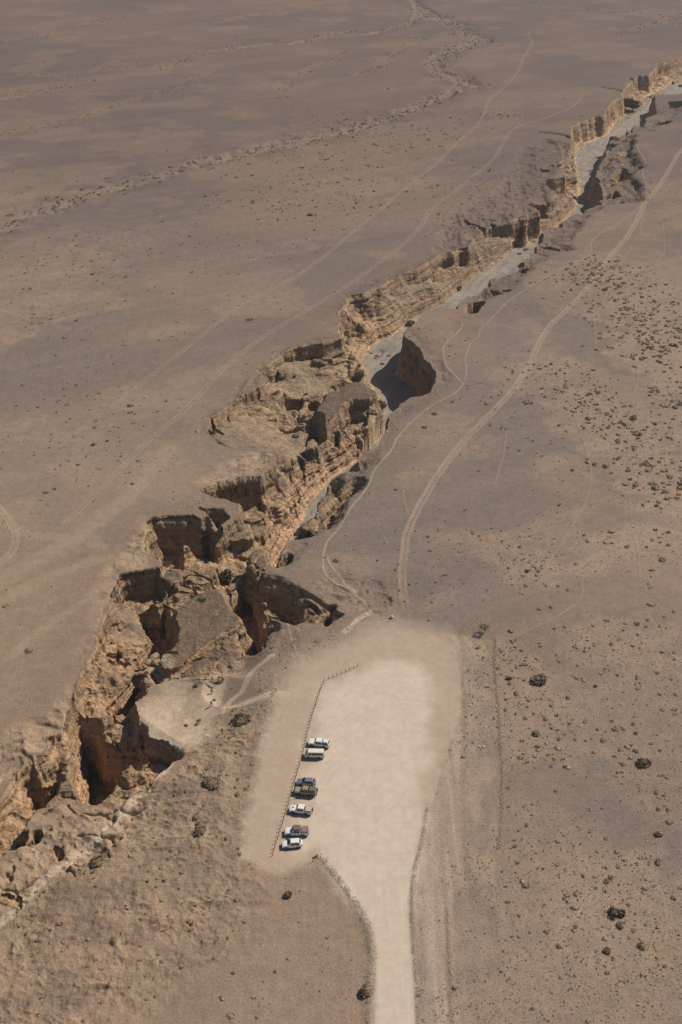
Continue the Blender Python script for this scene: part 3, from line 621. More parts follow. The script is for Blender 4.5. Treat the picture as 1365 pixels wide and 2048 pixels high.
# ------------------------------------------------------------------ materials
def nt(name, rough=.9, spec=.2):
    m = bpy.data.materials.new(name); m.use_nodes = True
    b = m.node_tree.nodes['Principled BSDF']; b.inputs['Roughness'].default_value = rough
    b.inputs['Specular IOR Level'].default_value = spec
    return m, m.node_tree.nodes, m.node_tree.links, b
def ground_material():
    m, n, l, b = nt('desert_ground', .95, .1)
    at = n.new('ShaderNodeAttribute'); at.attribute_name = 'albedo'
    rk = n.new('ShaderNodeAttribute'); rk.attribute_name = 'rock'
    geo = n.new('ShaderNodeNewGeometry')
    def noise(scale, det, rough=.6):
        t = n.new('ShaderNodeTexNoise'); t.inputs['Scale'].default_value = scale; t.inputs['Detail'].default_value = det
        t.inputs['Roughness'].default_value = rough; l.new(geo.outputs['Position'], t.inputs['Vector']); return t
    n1, n2, n3 = noise(2.2, 4, .75), noise(.35, 4), noise(1.1, 6, .7)
    vor = n.new('ShaderNodeTexVoronoi'); vor.inputs['Scale'].default_value = 2.6; l.new(geo.outputs['Position'], vor.inputs['Vector'])
    r1 = n.new('ShaderNodeMapRange'); r1.inputs[1].default_value = .3; r1.inputs[2].default_value = .7; r1.inputs[3].default_value = .70; r1.inputs[4].default_value = 1.30; l.new(n1.outputs[0], r1.inputs[0])
    r2 = n.new('ShaderNodeMapRange'); r2.inputs[1].default_value = .3; r2.inputs[2].default_value = .7; r2.inputs[3].default_value = .92; r2.inputs[4].default_value = 1.08; l.new(n2.outputs[0], r2.inputs[0])
    r3 = n.new('ShaderNodeMapRange'); r3.inputs[1].default_value = .02; r3.inputs[2].default_value = .14; r3.inputs[3].default_value = .62; r3.inputs[4].default_value = 1.0; l.new(vor.outputs['Distance'], r3.inputs[0])
    mu = n.new('ShaderNodeMath'); mu.operation = 'MULTIPLY'; l.new(r1.outputs[0], mu.inputs[0]); l.new(r2.outputs[0], mu.inputs[1])
    mv = n.new('ShaderNodeMath'); mv.operation = 'MULTIPLY'; l.new(mu.outputs[0], mv.inputs[0]); l.new(r3.outputs[0], mv.inputs[1])
    vm = n.new('ShaderNodeVectorMath'); vm.operation = 'SCALE'; l.new(at.outputs['Color'], vm.inputs[0]); lc = n.new('ShaderNodeMath'); lc.operation = 'ADD'; lc.use_clamp = True; lc.inputs[1].default_value = 1.0; l.new(rk.outputs['Fac'], lc.inputs[0])
    lm = n.new('ShaderNodeMapRange'); lm.inputs[3].default_value = 1.0; l.new(lc.outputs[0], lm.inputs[0]); l.new(mv.outputs[0], lm.inputs[4]); l.new(lm.outputs[0], vm.inputs['Scale'])
    # bedding of the rock: flat lying 3-D layers, stains and pockets, only where the rock mask is on
    mp = n.new('ShaderNodeMapping'); mp.inputs['Scale'].default_value = (.16, .16, 1.5); l.new(geo.outputs['Position'], mp.inputs['Vector'])
    ns = n.new('ShaderNodeTexNoise'); ns.inputs['Scale'].default_value = 1.0; ns.inputs['Detail'].default_value = 5; ns.inputs['Roughness'].default_value = .65; l.new(mp.outputs[0], ns.inputs['Vector'])
    nb = noise(.42, 5, .65)
    s1 = n.new('ShaderNodeMapRange'); s1.inputs[1].default_value = .35; s1.inputs[2].default_value = .62; s1.inputs[3].default_value = .66; s1.inputs[4].default_value = 1.16; l.new(ns.outputs[0], s1.inputs[0])
    s2 = n.new('ShaderNodeMapRange'); s2.inputs[1].default_value = .36; s2.inputs[2].default_value = .6; s2.inputs[3].default_value = .72; s2.inputs[4].default_value = 1.1; l.new(nb.outputs[0], s2.inputs[0])
    sm = n.new('ShaderNodeMath'); sm.operation = 'MULTIPLY'; l.new(s1.outputs[0], sm.inputs[0]); l.new(s2.outputs[0], sm.inputs[1])
    sx = n.new('ShaderNodeSeparateXYZ'); l.new(geo.outputs['True Normal'], sx.inputs[0])
    stp = n.new('ShaderNodeMapRange'); stp.inputs[1].default_value = .92; stp.inputs[2].default_value = .6; stp.inputs[3].default_value = .08; stp.inputs[4].default_value = 1; l.new(sx.outputs['Z'], stp.inputs[0])
    s1m = n.new('ShaderNodeMapRange'); s1m.inputs[1].default_value = 0; s1m.inputs[2].default_value = 1; s1m.inputs[3].default_value = 1; l.new(stp.outputs[0], s1m.inputs[0]); l.new(s1.outputs[0], s1m.inputs[4]); l.new(s1m.outputs[0], sm.inputs[0])
    mxr = n.new('ShaderNodeMapRange'); mxr.inputs[1].default_value = 0; mxr.inputs[2].default_value = 1; mxr.inputs[3].default_value = 1; l.new(rk.outputs['Fac'], mxr.inputs[0]); l.new(sm.outputs[0], mxr.inputs[4])
    v2 = n.new('ShaderNodeVectorMath'); v2.operation = 'SCALE'; l.new(vm.outputs[0], v2.inputs[0]); l.new(mxr.outputs[0], v2.inputs['Scale'])
    l.new(v2.outputs[0], b.inputs['Base Color'])
    # relief of gravel and rock below the mesh size
    bs = n.new('ShaderNodeMath'); bs.operation = 'MULTIPLY_ADD'; bs.inputs[1].default_value = .75; bs.inputs[2].default_value = .14; bs.use_clamp = True; l.new(rk.outputs['Fac'], bs.inputs[0])
    mh = n.new('ShaderNodeMath'); mh.operation = 'MULTIPLY'; l.new(n3.outputs[0], mh.inputs[0]); l.new(bs.outputs[0], mh.inputs[1])
    bu = n.new('ShaderNodeBump'); bu.inputs['Distance'].default_value = 1.3; bu.inputs['Strength'].default_value = .9
    ms0 = n.new('ShaderNodeMath'); ms0.operation = 'MULTIPLY'; l.new(stp.outputs[0], ms0.inputs[0]); l.new(rk.outputs['Fac'], ms0.inputs[1])
    ms = n.new('ShaderNodeMath'); ms.operation = 'MULTIPLY'; l.new(ns.outputs[0], ms.inputs[0]); l.new(ms0.outputs[0], ms.inputs[1])
    ma = n.new('ShaderNodeMath'); ma.operation = 'MULTIPLY_ADD'; ma.inputs[1].default_value = 1.6; l.new(ms.outputs[0], ma.inputs[0]); l.new(mh.outputs[0], ma.inputs[2])
    l.new(ma.outputs[0], bu.inputs['Height']); l.new(bu.outputs[0], b.inputs['Normal'])
    return m
GM = ground_material()

# ------------------------------------------------------------------ object helpers
def tag(o, label=None, cat=None, group=None, kind=None):
    if label: o['label'] = label
    if cat: o['category'] = cat
    if group: o['group'] = group
    if kind: o['kind'] = kind
    return o
def mesh_np(name, V, F, mat, attrs=None, smooth=True):
    me = bpy.data.meshes.new(name); k = F.shape[1]
    me.vertices.add(len(V)); me.vertices.foreach_set('co', V.astype(np.float32).ravel())
    me.loops.add(F.size); me.loops.foreach_set('vertex_index', F.astype(np.int32).ravel())
    me.polygons.add(len(F)); me.polygons.foreach_set('loop_start', np.arange(0, F.size, k, dtype=np.int32))
    if smooth: me.polygons.foreach_set('use_smooth', np.ones(len(F), bool))
    for nm, ty, data in (attrs or []):
        a = me.attributes.new(nm, ty, 'POINT')
        if ty == 'FLOAT_COLOR':
            d = np.ones((len(V), 4), np.float32); d[:, :3] = data; a.data.foreach_set('color', d.ravel())
        else: a.data.foreach_set('value', data.astype(np.float32))
    me.update(); me.validate()
    if mat: me.materials.append(mat)
    o = bpy.data.objects.new(name, me); COL.objects.link(o); return o

# split the one sheet into named pieces of the setting
def kinds(cx, cy, r, f):
    kind = np.zeros(len(cx), np.int8); kind[r > 0] = 1; kind[f > 0] = 2
    nr = (cy < 260) & (np.abs(cx) < 90)
    t = np.zeros(len(cx), bool); t[nr] = pin(cx[nr], cy[nr], LOT); kind[t & (kind == 0)] = 3
    t = np.zeros(len(cx), bool); t[nr] = pin(cx[nr], cy[nr], ROAD); kind[t] = 4
    fr = (cy > 400) & (cy < 1500); t = np.zeros(len(cx), bool)
    if fr.any(): t[fr] = boxed(cx[fr], cy[fr], WADI, 10, lambda a, b, p: pdist(a, b, p, False), 99) < 8
    kind[t & (kind == 0)] = 5; return kind
idx = np.arange(NR*NC).reshape(NR, NC); QC = np.stack([idx[:-1, :-1], idx[:-1, 1:], idx[1:, 1:], idx[1:, :-1]], -1)[~sel]
idx = np.arange(HR*HC).reshape(HR, HC); QF = np.stack([idx[:-1, :-1], idx[:-1, 1:], idx[1:, 1:], idx[1:, :-1]], -1)[sf]
KC = kinds(fx[QC].mean(1), fy[QC].mean(1), fR[QC].mean(1), fF[QC].mean(1))
KF = kinds(HX.ravel()[QF].mean(1), HYY.ravel()[QF].mean(1), HRR.ravel()[QF].mean(1), HFF.ravel()[QF].mean(1))
vc = np.stack([fx, fy, fz], 1); vf = np.stack([VX.ravel(), VY.ravel(), HZ.ravel()], 1); cf = colH.reshape(-1, 3); rf = rockH.ravel()
for k, nm in enumerate(['ground', 'canyon', 'riverbed', 'parking_lot', 'road', 'dry_streambed']):
    f1 = QC[KC == k]; u1, i1 = np.unique(f1, return_inverse=True); f2 = QF[KF == k]; u2, i2 = np.unique(f2, return_inverse=True)
    V = np.vstack([vc[u1], vf[u2]]); F = np.vstack([i1.reshape(-1, 4), i2.reshape(-1, 4)+len(u1)])
    o = mesh_np(nm, V, F, GM, [('albedo', 'FLOAT_COLOR', np.vstack([colC[u1], cf[u2]])), ('rock', 'FLOAT', np.concatenate([rockC[u1], rf[u2]]))])
    tag(o, kind='structure')

# ------------------------------------------------------------------ wheel tracks and footpaths: thin sheets on the ground
def resample(pts, step):
    pts = np.asarray(pts, float)
    # Catmull-Rom through the survey points
    out = []
    for k in range(len(pts)-1):
        p0, p1, p2, p3 = pts[max(k-1, 0)], pts[k], pts[k+1], pts[min(k+2, len(pts)-1)]
        n = max(2, int(np.hypot(*(p2-p1))/step))
        for t in np.arange(n)/n:
            out.append(.5*((2*p1)+(-p0+p2)*t+(2*p0-5*p1+4*p2-p3)*t*t+(-p0+3*p1-3*p2+p3)*t**3))
    out.append(pts[-1]); return np.array(out)
def strip(name, px, width, profile, gain, fade=0, step=.8):
    """profile: offsets across (m) with weight 0..1 of trodden colour"""
    c = resample(P(px), step); n = len(c)
    tg = np.gradient(c, axis=0); tg /= np.hypot(tg[:, 0], tg[:, 1])[:, None]+1e-9
    nn = np.stack([-tg[:, 1], tg[:, 0]], 1)
    c = c+nn*(.5*(fbm(c[:, 0]/6, c[:, 1]/6, 2, 500)-.5))[:, None]
    m = len(profile); V = np.zeros((n, m, 3)); W = np.zeros((n, m))
    for k, (off, w) in enumerate(profile):
        V[:, k, :2] = c+nn*off; W[:, k] = w
    if fade:
        s = np.linspace(0, 1, n); W *= (np.clip(s/fade, 0, 1)*np.clip((1-s)/fade, 0, 1))[:, None]
    W *= (.65+.7*fbm(c[:, 0]/9, c[:, 1]/9, 2, 510))[:, None]
    X, Y = V[..., 0].ravel(), V[..., 1].ravel()
    Z = zat(X, Y); V[..., 2] = (Z+.03+.00008*Y).reshape(n, m)
    zz, r, f = Z, np.full(X.shape, -99.), np.full(X.shape, -99.)
    a, _, _ = albedo(X, Y, zz, r, f, np.ones(X.shape))
    tc = C(.42,.315,.225)*gain
    a = mix(a, tc, np.clip(W.ravel(), -.2, 1))
    I = np.arange(n*m).reshape(n, m); F = np.stack([I[:-1, :-1], I[:-1, 1:], I[1:, 1:], I[1:, :-1]], -1).reshape(-1, 4)
    o = mesh_np(name, V.reshape(-1, 3), F, GM, [('albedo', 'FLOAT_COLOR', a), ('rock', 'FLOAT', np.zeros(len(a)))]); tag(o, kind='structure'); return o
RUT = [(-1.25,0),(-1.0,.45),(-.75,.7),(-.45,.15),(0,.0),(.45,.15),(.75,.7),(1.0,.45),(1.25,0)]
RUTW = [(-1.5,0),(-1.15,.5),(-.75,.55),(-.35,.15),(0,.25),(.35,.5),(.8,.65),(1.25,.4),(1.6,0)]
PATH = [(-.5,0),(-.25,.4),(0,.62),(.25,.4),(.5,0)]
TRAIL = [(-.5,0),(0,.45),(.5,0)]
strip('dirt_track', [(812,1225),(806,1170),(808,1110),(817,1060),(840,1010),(870,960),(905,910),(945,865),(990,820),(1030,775),(1060,730),(1077,690),(1100,652),(1140,615),(1180,570),(1215,520),(1250,480),(1275,440),(1291,405),(1320,370),(1345,330),(1365,300),(1420,255),(1500,205)], 4, RUTW, .92, .02)
strip('dirt_track', [(1063,55),(1058,72),(1065,84),(1058,97),(1048,115),(1038,140),(1020,163),(1000,183),(977,203),(970,225),(955,250),(920,281),(880,320),(820,370),(760,420),(700,470),(640,520),(580,560),(500,600),(430,650),(380,690),(330,730),(280,770),(220,815),(150,870),(100,910)], 3, RUT, .86, .06, 1.2)
strip('dirt_track', [(1172,178),(1155,205),(1130,222),(1080,240),(1040,252),(1020,265),(1005,290),(985,320),(950,350),(900,390),(862,420),(840,455),(800,495),(740,540),(690,575),(600,630),(540,665),(480,710),(430,755),(400,790),(360,830),(300,880),(240,940),(180,1000),(120,1055),(60,1100),(-30,1150)], 3, RUT, .86, .06, 1.2)
strip('dirt_track', [(-40,990),(0,1018),(25,1050),(32,1082),(15,1115),(-30,1140)], 3, RUTW, .95, .15)
strip('footpath', [(742,1224),(726,1196),(700,1180),(668,1162),(650,1142),(646,1115),(655,1085),(680,1055),(700,1020),(735,975),(750,940),(780,905),(800,870),(830,840),(870,808),(905,790),(925,770),(914,755),(895,732),(887,700),(895,684),(915,665),(926,650),(921,638)], 1, PATH, 1.05, .03, .5)
strip('footpath', [(925,770),(933,748),(932,715),(942,688),(958,672),(962,660),(990,630),(1020,600),(1060,575),(1100,550),(1125,537),(1180,510),(1182,490),(1200,468),(1240,445),(1289,402),(1293,370),(1285,342),(1292,325),(1278,300),(1270,280)], 1, PATH, .95, .03, .6)
strip('footpath', [(655,1112),(664,1135),(690,1162),(715,1186)], 1, PATH, 1.1, .1, .5)
strip('footpath', [(572,1225),(580,1262),(592,1300),(600,1318)], 1, PATH, .95, .2, .4)
for q in ([(1278,480),(1240,530),(1209,600),(1190,642),(1193,694),(1167,733)],[(1155,849),(1183,934),(1174,997),(1141,1060),(1095,1130),(1060,1197)],[(1278,737),(1274,772),(1260,803)],[(1262,972),(1264,1042),(1278,1113),(1281,1176)],
          [(1365,620),(1330,660),(1300,700)],[(1020,1280),(1100,1240),(1160,1200),(1166,1150)],[(1325,440),(1330,500),(1318,520),(1290,560)],[(1015,855),(1010,900),(1000,935),(985,985)],[(820,955),(808,985),(812,1010),(818,1040)]):
    strip('footpath', q, 1, TRAIL, .85, .2, .8)


# ------------------------------------------------------------------ plain materials for things
def plain(name, rgb, rough=.8, spec=.3, metal=0, var=.12, scale=9):
    m, n, l, b = nt(name, rough, spec); b.inputs['Metallic'].default_value = metal
    tx = n.new('ShaderNodeTexNoise'); tx.inputs['Scale'].default_value = scale; tx.inputs['Detail'].default_value = 3
    tc = n.new('ShaderNodeTexCoord'); l.new(tc.outputs['Object'], tx.inputs['Vector'])
    mr = n.new('ShaderNodeMapRange'); mr.inputs[3].default_value = 1-var; mr.inputs[4].default_value = 1+var; l.new(tx.outputs[0], mr.inputs[0])
    vm = n.new('ShaderNodeVectorMath'); vm.operation = 'SCALE'; vm.inputs[0].default_value = rgb; l.new(mr.outputs[0], vm.inputs['Scale'])
    l.new(vm.outputs[0], b.inputs['Base Color']); return m
M = dict(
 white=plain('white_paint', (.78,.78,.77), .35, .5, var=.04), cream=plain('cream_paint', (.74,.71,.63), .35, .5, var=.04), silver=plain('silver_grey_paint', (.30,.33,.37), .3, .5, .55, .05),
 khaki=plain('khaki_paint', (.33,.29,.17), .45, .4, var=.07), glass=plain('dark_glass', (.012,.016,.02), .08, .6, var=.02), tyre=plain('tyre_rubber', (.022,.02,.019), .9),
 rim=plain('wheel_rim', (.28,.28,.28), .4, .5, .5), black=plain('black_plastic', (.025,.025,.026), .6), lamp=plain('headlamp_glass', (.6,.62,.62), .15, .6), red=plain('tail_lamp', (.38,.03,.02), .3, .5),
 greybox=plain('grey_canopy', (.13,.125,.115), .6), tarp=plain('beige_tarpaulin', (.50,.42,.34), .85), brown=plain('brown_load', (.27,.17,.13), .85, var=.25), canvas=plain('olive_brown_canvas', (.16,.13,.085), .9, var=.2),
 wood=plain('weathered_wood', (.11,.085,.062), .9, var=.25), pale_wood=plain('pale_timber', (.36,.26,.15), .85, var=.2), panel=plain('grey_panel', (.20,.19,.20), .6), mred=plain('faded_red_paint', (.60,.13,.10), .7), mwhite=plain('faded_white_paint', (.72,.70,.62), .7),
 skin=plain('skin', (.42,.26,.18), .7), hair=plain('dark_hair', (.04,.03,.025), .8), trousers=plain('dark_trousers', (.06,.06,.07), .9), blue=plain('blue_cloth', (.03,.09,.22), .9), dark=plain('dark_cloth', (.045,.045,.05), .9), khakic=plain('khaki_cloth', (.16,.13,.09), .9),
 teal=plain('teal_cloth', (.10,.16,.17), .9), stone=plain('pale_stone', (.52,.46,.38), .9, var=.15), rockd=plain('brown_stone', (.23,.175,.125), .95, var=.25, scale=3), rocko=plain('tan_stone', (.42,.30,.19), .95, var=.25, scale=3),
 bark=plain('grey_bark', (.15,.12,.09), .95, var=.2))
def leafm(name, rgb, var=.35):
    m, n, l, b = nt(name, .9, .1)
    at = n.new('ShaderNodeObjectInfo'); geo = n.new('ShaderNodeNewGeometry')
    tx = n.new('ShaderNodeTexNoise'); tx.inputs['Scale'].default_value = 2.5; l.new(geo.outputs['Position'], tx.inputs['Vector'])
    mr = n.new('ShaderNodeMapRange'); mr.inputs[1].default_value = .3; mr.inputs[2].default_value = .7; mr.inputs[3].default_value = 1-var; mr.inputs[4].default_value = 1+var; l.new(tx.outputs[0], mr.inputs[0])
    mo = n.new('ShaderNodeMapRange'); mo.inputs[3].default_value = .75; mo.inputs[4].default_value = 1.25; l.new(at.outputs['Random'], mo.inputs[0])
    mm = n.new('ShaderNodeMath'); mm.operation = 'MULTIPLY'; l.new(mr.outputs[0], mm.inputs[0]); l.new(mo.outputs[0], mm.inputs[1])
    vm = n.new('ShaderNodeVectorMath'); vm.operation = 'SCALE'; vm.inputs[0].default_value = rgb; l.new(mm.outputs[0], vm.inputs['Scale'])
    l.new(vm.outputs[0], b.inputs['Base Color']); return m
L_DRY, L_GREY, L_OLIVE, L_GREEN, L_DARK = leafm('dry_twigs', (.27,.195,.12)), leafm('grey_twigs', (.32,.25,.18)), leafm('olive_leaves', (.26,.205,.125)), leafm('green_leaves', (.125,.115,.058)), leafm('dark_twigs', (.11,.088,.068))

# ------------------------------------------------------------------ mesh helpers
def mk(name, V, F, mat, parent=None, smooth=False):
    me = bpy.data.meshes.new(name); me.from_pydata([tuple(v) for v in V], [], [tuple(f) for f in F])
    if smooth: me.polygons.foreach_set('use_smooth', [True]*len(me.polygons))
    me.materials.append(mat); o = bpy.data.objects.new(name, me); COL.objects.link(o)
    if parent: o.parent = parent
    return o
def empty(name, loc=(0, 0, 0), rz=0):
    o = bpy.data.objects.new(name, None); COL.objects.link(o); o.location = loc; o.rotation_euler = (0, 0, rz); o.empty_display_size = .3; return o
def bmobj(name, bm, mat, parent=None, smooth=False):
    me = bpy.data.meshes.new(name); bm.to_mesh(me); bm.free()
    if smooth: me.polygons.foreach_set('use_smooth', [True]*len(me.polygons))
    me.materials.append(mat); o = bpy.data.objects.new(name, me); COL.objects.link(o)
    if parent: o.parent = parent
    return o
def bbox(bm, x0, x1, y0, y1, z0, z1, bev=0, m=None):
    r = bmesh.ops.create_cube(bm, size=1); vs = r['verts']
    for v in vs: v.co = Vector((x0+(v.co.x+.5)*(x1-x0), y0+(v.co.y+.5)*(y1-y0), z0+(v.co.z+.5)*(z1-z0)))
    if m is not None: bmesh.ops.transform(bm, matrix=m, verts=vs)
    if bev:
        es = list({e for v in vs for e in v.link_edges}); bmesh.ops.bevel(bm, geom=es, offset=bev, segments=2, affect='EDGES')
def box(name, dims, mat, parent=None, bev=.02):
    bm = bmesh.new(); bbox(bm, *dims, bev=bev); return bmobj(name, bm, mat, parent)
def tube(bm, a, b, r0, r1, n=7):
    a, b = Vector(a), Vector(b); d = (b-a); L = d.length
    m = Matrix.Translation((a+b)/2) @ d.to_track_quat('Z', 'Y').to_matrix().to_4x4()
    bmesh.ops.create_cone(bm, cap_ends=True, segments=n, radius1=r0, radius2=r1, depth=L, matrix=m)
def copy_tree(o, parent=None):
    c = o.copy(); COL.objects.link(c)
    if parent is not None: c.parent = parent
    for ch in list(o.children): copy_tree(ch, c)
    return c

# ------------------------------------------------------------------ vehicles (front towards -x, ground at z=0)
def loft(st, n=6):
    """st: list of (x, half width, z bottom, z top, shoulder) -> closed rounded hull"""
    V = []; F = []
    for (x, w, zb, zt, sh) in st:
        h = zt-zb
        ring = [(-w*.93, zb), (-w, zb+.18*h), (-w, zb+.6*h), (-w*.965, zt-sh), (-w*.86, zt-.25*sh), (-w*.5, zt), (0, zt+.01), (w*.5, zt), (w*.86, zt-.25*sh), (w*.965, zt-sh), (w, zb+.6*h), (w, zb+.18*h), (w*.93, zb)]
        V += [(x, y, z) for y, z in ring]
    k = 13
    for s in range(len(st)-1):
        for j in range(k):
            a = s*k+j; b = s*k+(j+1) % k; F.append((a, b, b+k, a+k))
    F.append(tuple(range(k))); F.append(tuple(range((len(st)-1)*k, len(st)*k))[::-1])
    return V, F
def wheel(par, x, y, r, w=.24, name='wheel'):
    e = bpy.data.objects.new(name, None); COL.objects.link(e); e.parent = par; e.location = (x, y, r); e.empty_display_size = .1
    bm = bmesh.new(); bmesh.ops.create_cone(bm, cap_ends=True, segments=20, radius1=r, radius2=r, depth=w, matrix=Matrix.Rotation(math.pi/2, 4, 'X'))
    bmesh.ops.bevel(bm, geom=[e2 for e2 in bm.edges if len(e2.link_faces) == 2 and e2.calc_face_angle(0) > 1], offset=.035, segments=2, affect='EDGES')
    bmobj('tyre', bm, M['tyre'], e, True)
    bm = bmesh.new(); bmesh.ops.create_cone(bm, cap_ends=True, segments=14, radius1=r*.6, radius2=r*.52, depth=w+.03, matrix=Matrix.Rotation(math.pi/2, 4, 'X')); bmobj('rim', bm, M['rim'], e)
    return e
def greenhouse(par, paint, zb, zt, xb0, xb1, xt0, xt1, wb, wt, panes, bars=True, windscreen=True, rear=True, roofmat=None):
    """a tapering cab from belt to roof; panes: list of (u0,u1) side windows; front at xb0"""
    bm = bmesh.new(); c = [(xb0, -wb, zb), (xb1, -wb, zb), (xb1, wb, zb), (xb0, wb, zb), (xt0, -wt, zt), (xt1, -wt, zt), (xt1, wt, zt), (xt0, wt, zt)]
    vs = [bm.verts.new(p) for p in c]
    for f in ((0,1,5,4),(1,2,6,5),(2,3,7,6),(3,0,4,7),(4,5,6,7),(3,2,1,0)): bm.faces.new([vs[i] for i in f])
    bmesh.ops.recalc_face_normals(bm, faces=bm.faces[:])
    top = [e for e in bm.edges if min(v.co.z for v in e.verts) > zt-.01 or abs(e.verts[0].co.z-e.verts[1].co.z) > .1]
    bmesh.ops.bevel(bm, geom=top, offset=.07, segments=3, affect='EDGES')
    bmobj('cab', bm, paint, par, False)
    c = [Vector(p) for p in c]
    def quad(A, B, Cc, D, u0, u1, v0, v1):
        def pt(u, v): return (A*(1-u)+B*u)*(1-v)+(D*(1-u)+Cc*u)*v
        p = [pt(u0, v0), pt(u1, v0), pt(u1, v1), pt(u0, v1)]; nn = (p[1]-p[0]).cross(p[3]-p[0]).normalized()
        return p, nn
    def pane(name, A, B, Cc, D, u0, u1, v0=.10, v1=.86):
        p, nn = quad(A, B, Cc, D, u0, u1, v0, v1)
        if nn.dot((p[0]+p[2])/2-Vector(((xb0+xb1)/2, 0, (zb+zt)/2))) < 0: nn = -nn
        o = [q+nn*.018 for q in p]; i = [q-nn*.03 for q in p]
        mk(name, o+i, [(0,1,2,3),(7,6,5,4),(0,4,5,1),(1,5,6,2),(2,6,7,3),(3,7,4,0)], M['glass'], par)
    for s in (0, 1):
        A, B, Cc, D = (c[0], c[1], c[5], c[4]) if s == 0 else (c[3], c[2], c[6], c[7])
        for u0, u1 in panes: pane('side_window', A, B, Cc, D, u0, u1)
    if windscreen: pane('windscreen', c[0], c[3], c[7], c[4], .07, .93, .08, .9)
    if rear: pane('rear_window', c[1], c[2], c[6], c[5], .12, .88, .2, .86)
def lights(par, xf, xr, w, zf, zr, zbar=.55):
    for s in (-1, 1):
        box('headlight', (xf-.015, xf+.16, s*w*.80-.16, s*w*.80+.16, zf-.09, zf+.09), M['lamp'], par, .03)
        box('tail_light', (xr-.12, xr+.015, s*w*.86-.09, s*w*.86+.09, zr-.2, zr+.16), M['red'], par, .02)
def mirrors(par, x, w, z, paint):
    for s in (-1, 1):
        box('mirror', (x-.06, x+.06, s*w+(-.0 if s > 0 else -.2), s*w+(.2 if s > 0 else 0), z-.1, z+.1), paint, par, .03)
def arches(par, xs, w, r):
    for x in xs:
        for s in (-1, 1):
            bm = bmesh.new(); bmesh.ops.create_cone(bm, cap_ends=True, segments=18, radius1=r*1.17, radius2=r*1.17, depth=.10, matrix=Matrix.Translation((x, s*(w-.035), r*1.05)) @ Matrix.Rotation(math.pi/2, 4, 'X')); bmobj('wheel_arch', bm, M['black'], par)
def vehicle(name, label, at_px, rz, kind):
    X, Y = at_px; p = hit(X, Y); root = empty(name, (p.x, p.y, p.z+.0), rz)
    tag(root, label, {'van': 'van', 'suv': 'car', 'hatch': 'car'}.get(kind, 'pickup truck'))
    return root
def pickup(root, paint, L=5.3, wb=3.05, W=.92, zbelt=1.12, zroof=1.82, bed='open'):
    x0 = -L/2; xf = x0+.95; xr = xf+wb; zb = .42; r = .39
    V, F = loft([(x0, W*.80, .5, .86, .05), (x0+.08, W*.92, .44, 1.0, .08), (x0+.45, W, zb, 1.10, .10), (x0+1.25, W, zb, 1.17, .09), (x0+1.6, W, zb, zbelt+.04, .05), (x0+3.55, W, zb, zbelt, .04)])
    mk('body', V, F, paint, root)
    # load bed: floor, sides, tailgate
    bx0, bx1 = x0+3.6, x0+L-.06; bm = bmesh.new()
    bbox(bm, bx0, bx1, -W, W, zb+.05, zb+.32); 
    for s in (-1, 1): bbox(bm, bx0, bx1, s*W-.04 if s > 0 else -W, W if s > 0 else -W+.04, zb+.321, zbelt)
    bbox(bm, bx0, bx0+.05, -W+.045, W-.045, zb+.321, zbelt-.002); bmobj('load_bed', bm, paint, root)
    box('tailgate', (bx1-.05, bx1+.003, -W+.045, W-.045, zb+.321, zbelt-.004), paint, root, .01)
    greenhouse(root, paint, zbelt-.02, zroof, x0+1.42, x0+3.52, x0+1.95, x0+3.38, W*.95, W*.78, [(.14, .52), (.57, .88)])
    arches(root, (xf, xr), W, r)
    for x in (xf, xr):
        for s in (-1, 1): wheel(root, x, s*(W-.10), r)
    lights(root, x0, bx1, W, .86, .92); mirrors(root, x0+1.75, W, zbelt+.12, paint)
    box('front_bumper', (x0-.08, x0+.12, -W*.9, W*.9, .36, .58), M['black'] if paint is not M['white'] else paint, root, .05)
    box('grille', (x0-.012, x0+.05, -W*.5, W*.5, .68, .9), M['black'], root, .01)
    box('rear_bumper', (bx1+.004, bx1+.12, -W*.85, W*.85, .42, .58), M['rim'], root, .03)
    return x0, bx0, bx1

# 1 white pickup with a full white canopy
r = vehicle('pickup_truck', 'white double cab pickup with white canopy and dark rear window, farthest of the parked row', (639.0, 1491.2), math.radians(-11), 'pickup')
x0, b0, b1 = pickup(r, M['white'], 5.3, 3.05, .93)
greenhouse(r, M['white'], 1.10, 1.85, b0-.02, b1-.02, b0-.02, b1-.36, .90, .74, [(.08, .84)], windscreen=False)
bm = bmesh.new()
for s in (-1, 1): tube(bm, (b0+.15, s*.55, 1.9), (b1-.5, s*.55, 1.9), .02, .02)
for x in (b0+.25, b1-.7): tube(bm, (x, -.6, 1.9), (x, .6, 1.9), .02, .02)
bmobj('roof_rack', bm, M['rim'], r)
# 2 cream minibus
r = vehicle('minibus', 'cream white boxy minibus with a long band of dark windows, second from the top', (629.8, 1513.8), math.radians(-2), 'van')
x0 = -2.4; V, F = loft([(x0, .80*.85, .45, .95, .08), (x0+.06, .82, .36, 1.06, .08), (x0+.4, .85, .32, 1.14, .06), (x0+1.0, .85, .32, 1.14, .04), (x0+4.6, .85, .34, 1.14, .04), (x0+4.75, .83, .38, 1.10, .05)])
mk('body', V, F, M['cream'], r)
greenhouse(r, M['cream'], 1.12, 1.97, x0+.28, x0+4.74, x0+.85, x0+4.58, .83, .74, [(.10, .27), (.31, .60), (.615, .93)])
arches(r, (x0+.85, x0+3.42), .85, .34)
for x in (x0+.85, x0+3.42):
    for s in (-1, 1): wheel(r, x, s*.75, .34, .21)
lights(r, x0, x0+4.75, .85, .86, .95); mirrors(r, x0+.6, .84, 1.25, M['black']); box('front_bumper', (x0-.05, x0+.1, -.76, .76, .32, .52), M['cream'], r, .05)
box('door_handle', (x0+2.0, x0+2.2, -.875, -.84, .98, 1.02), M['black'], r, .005)
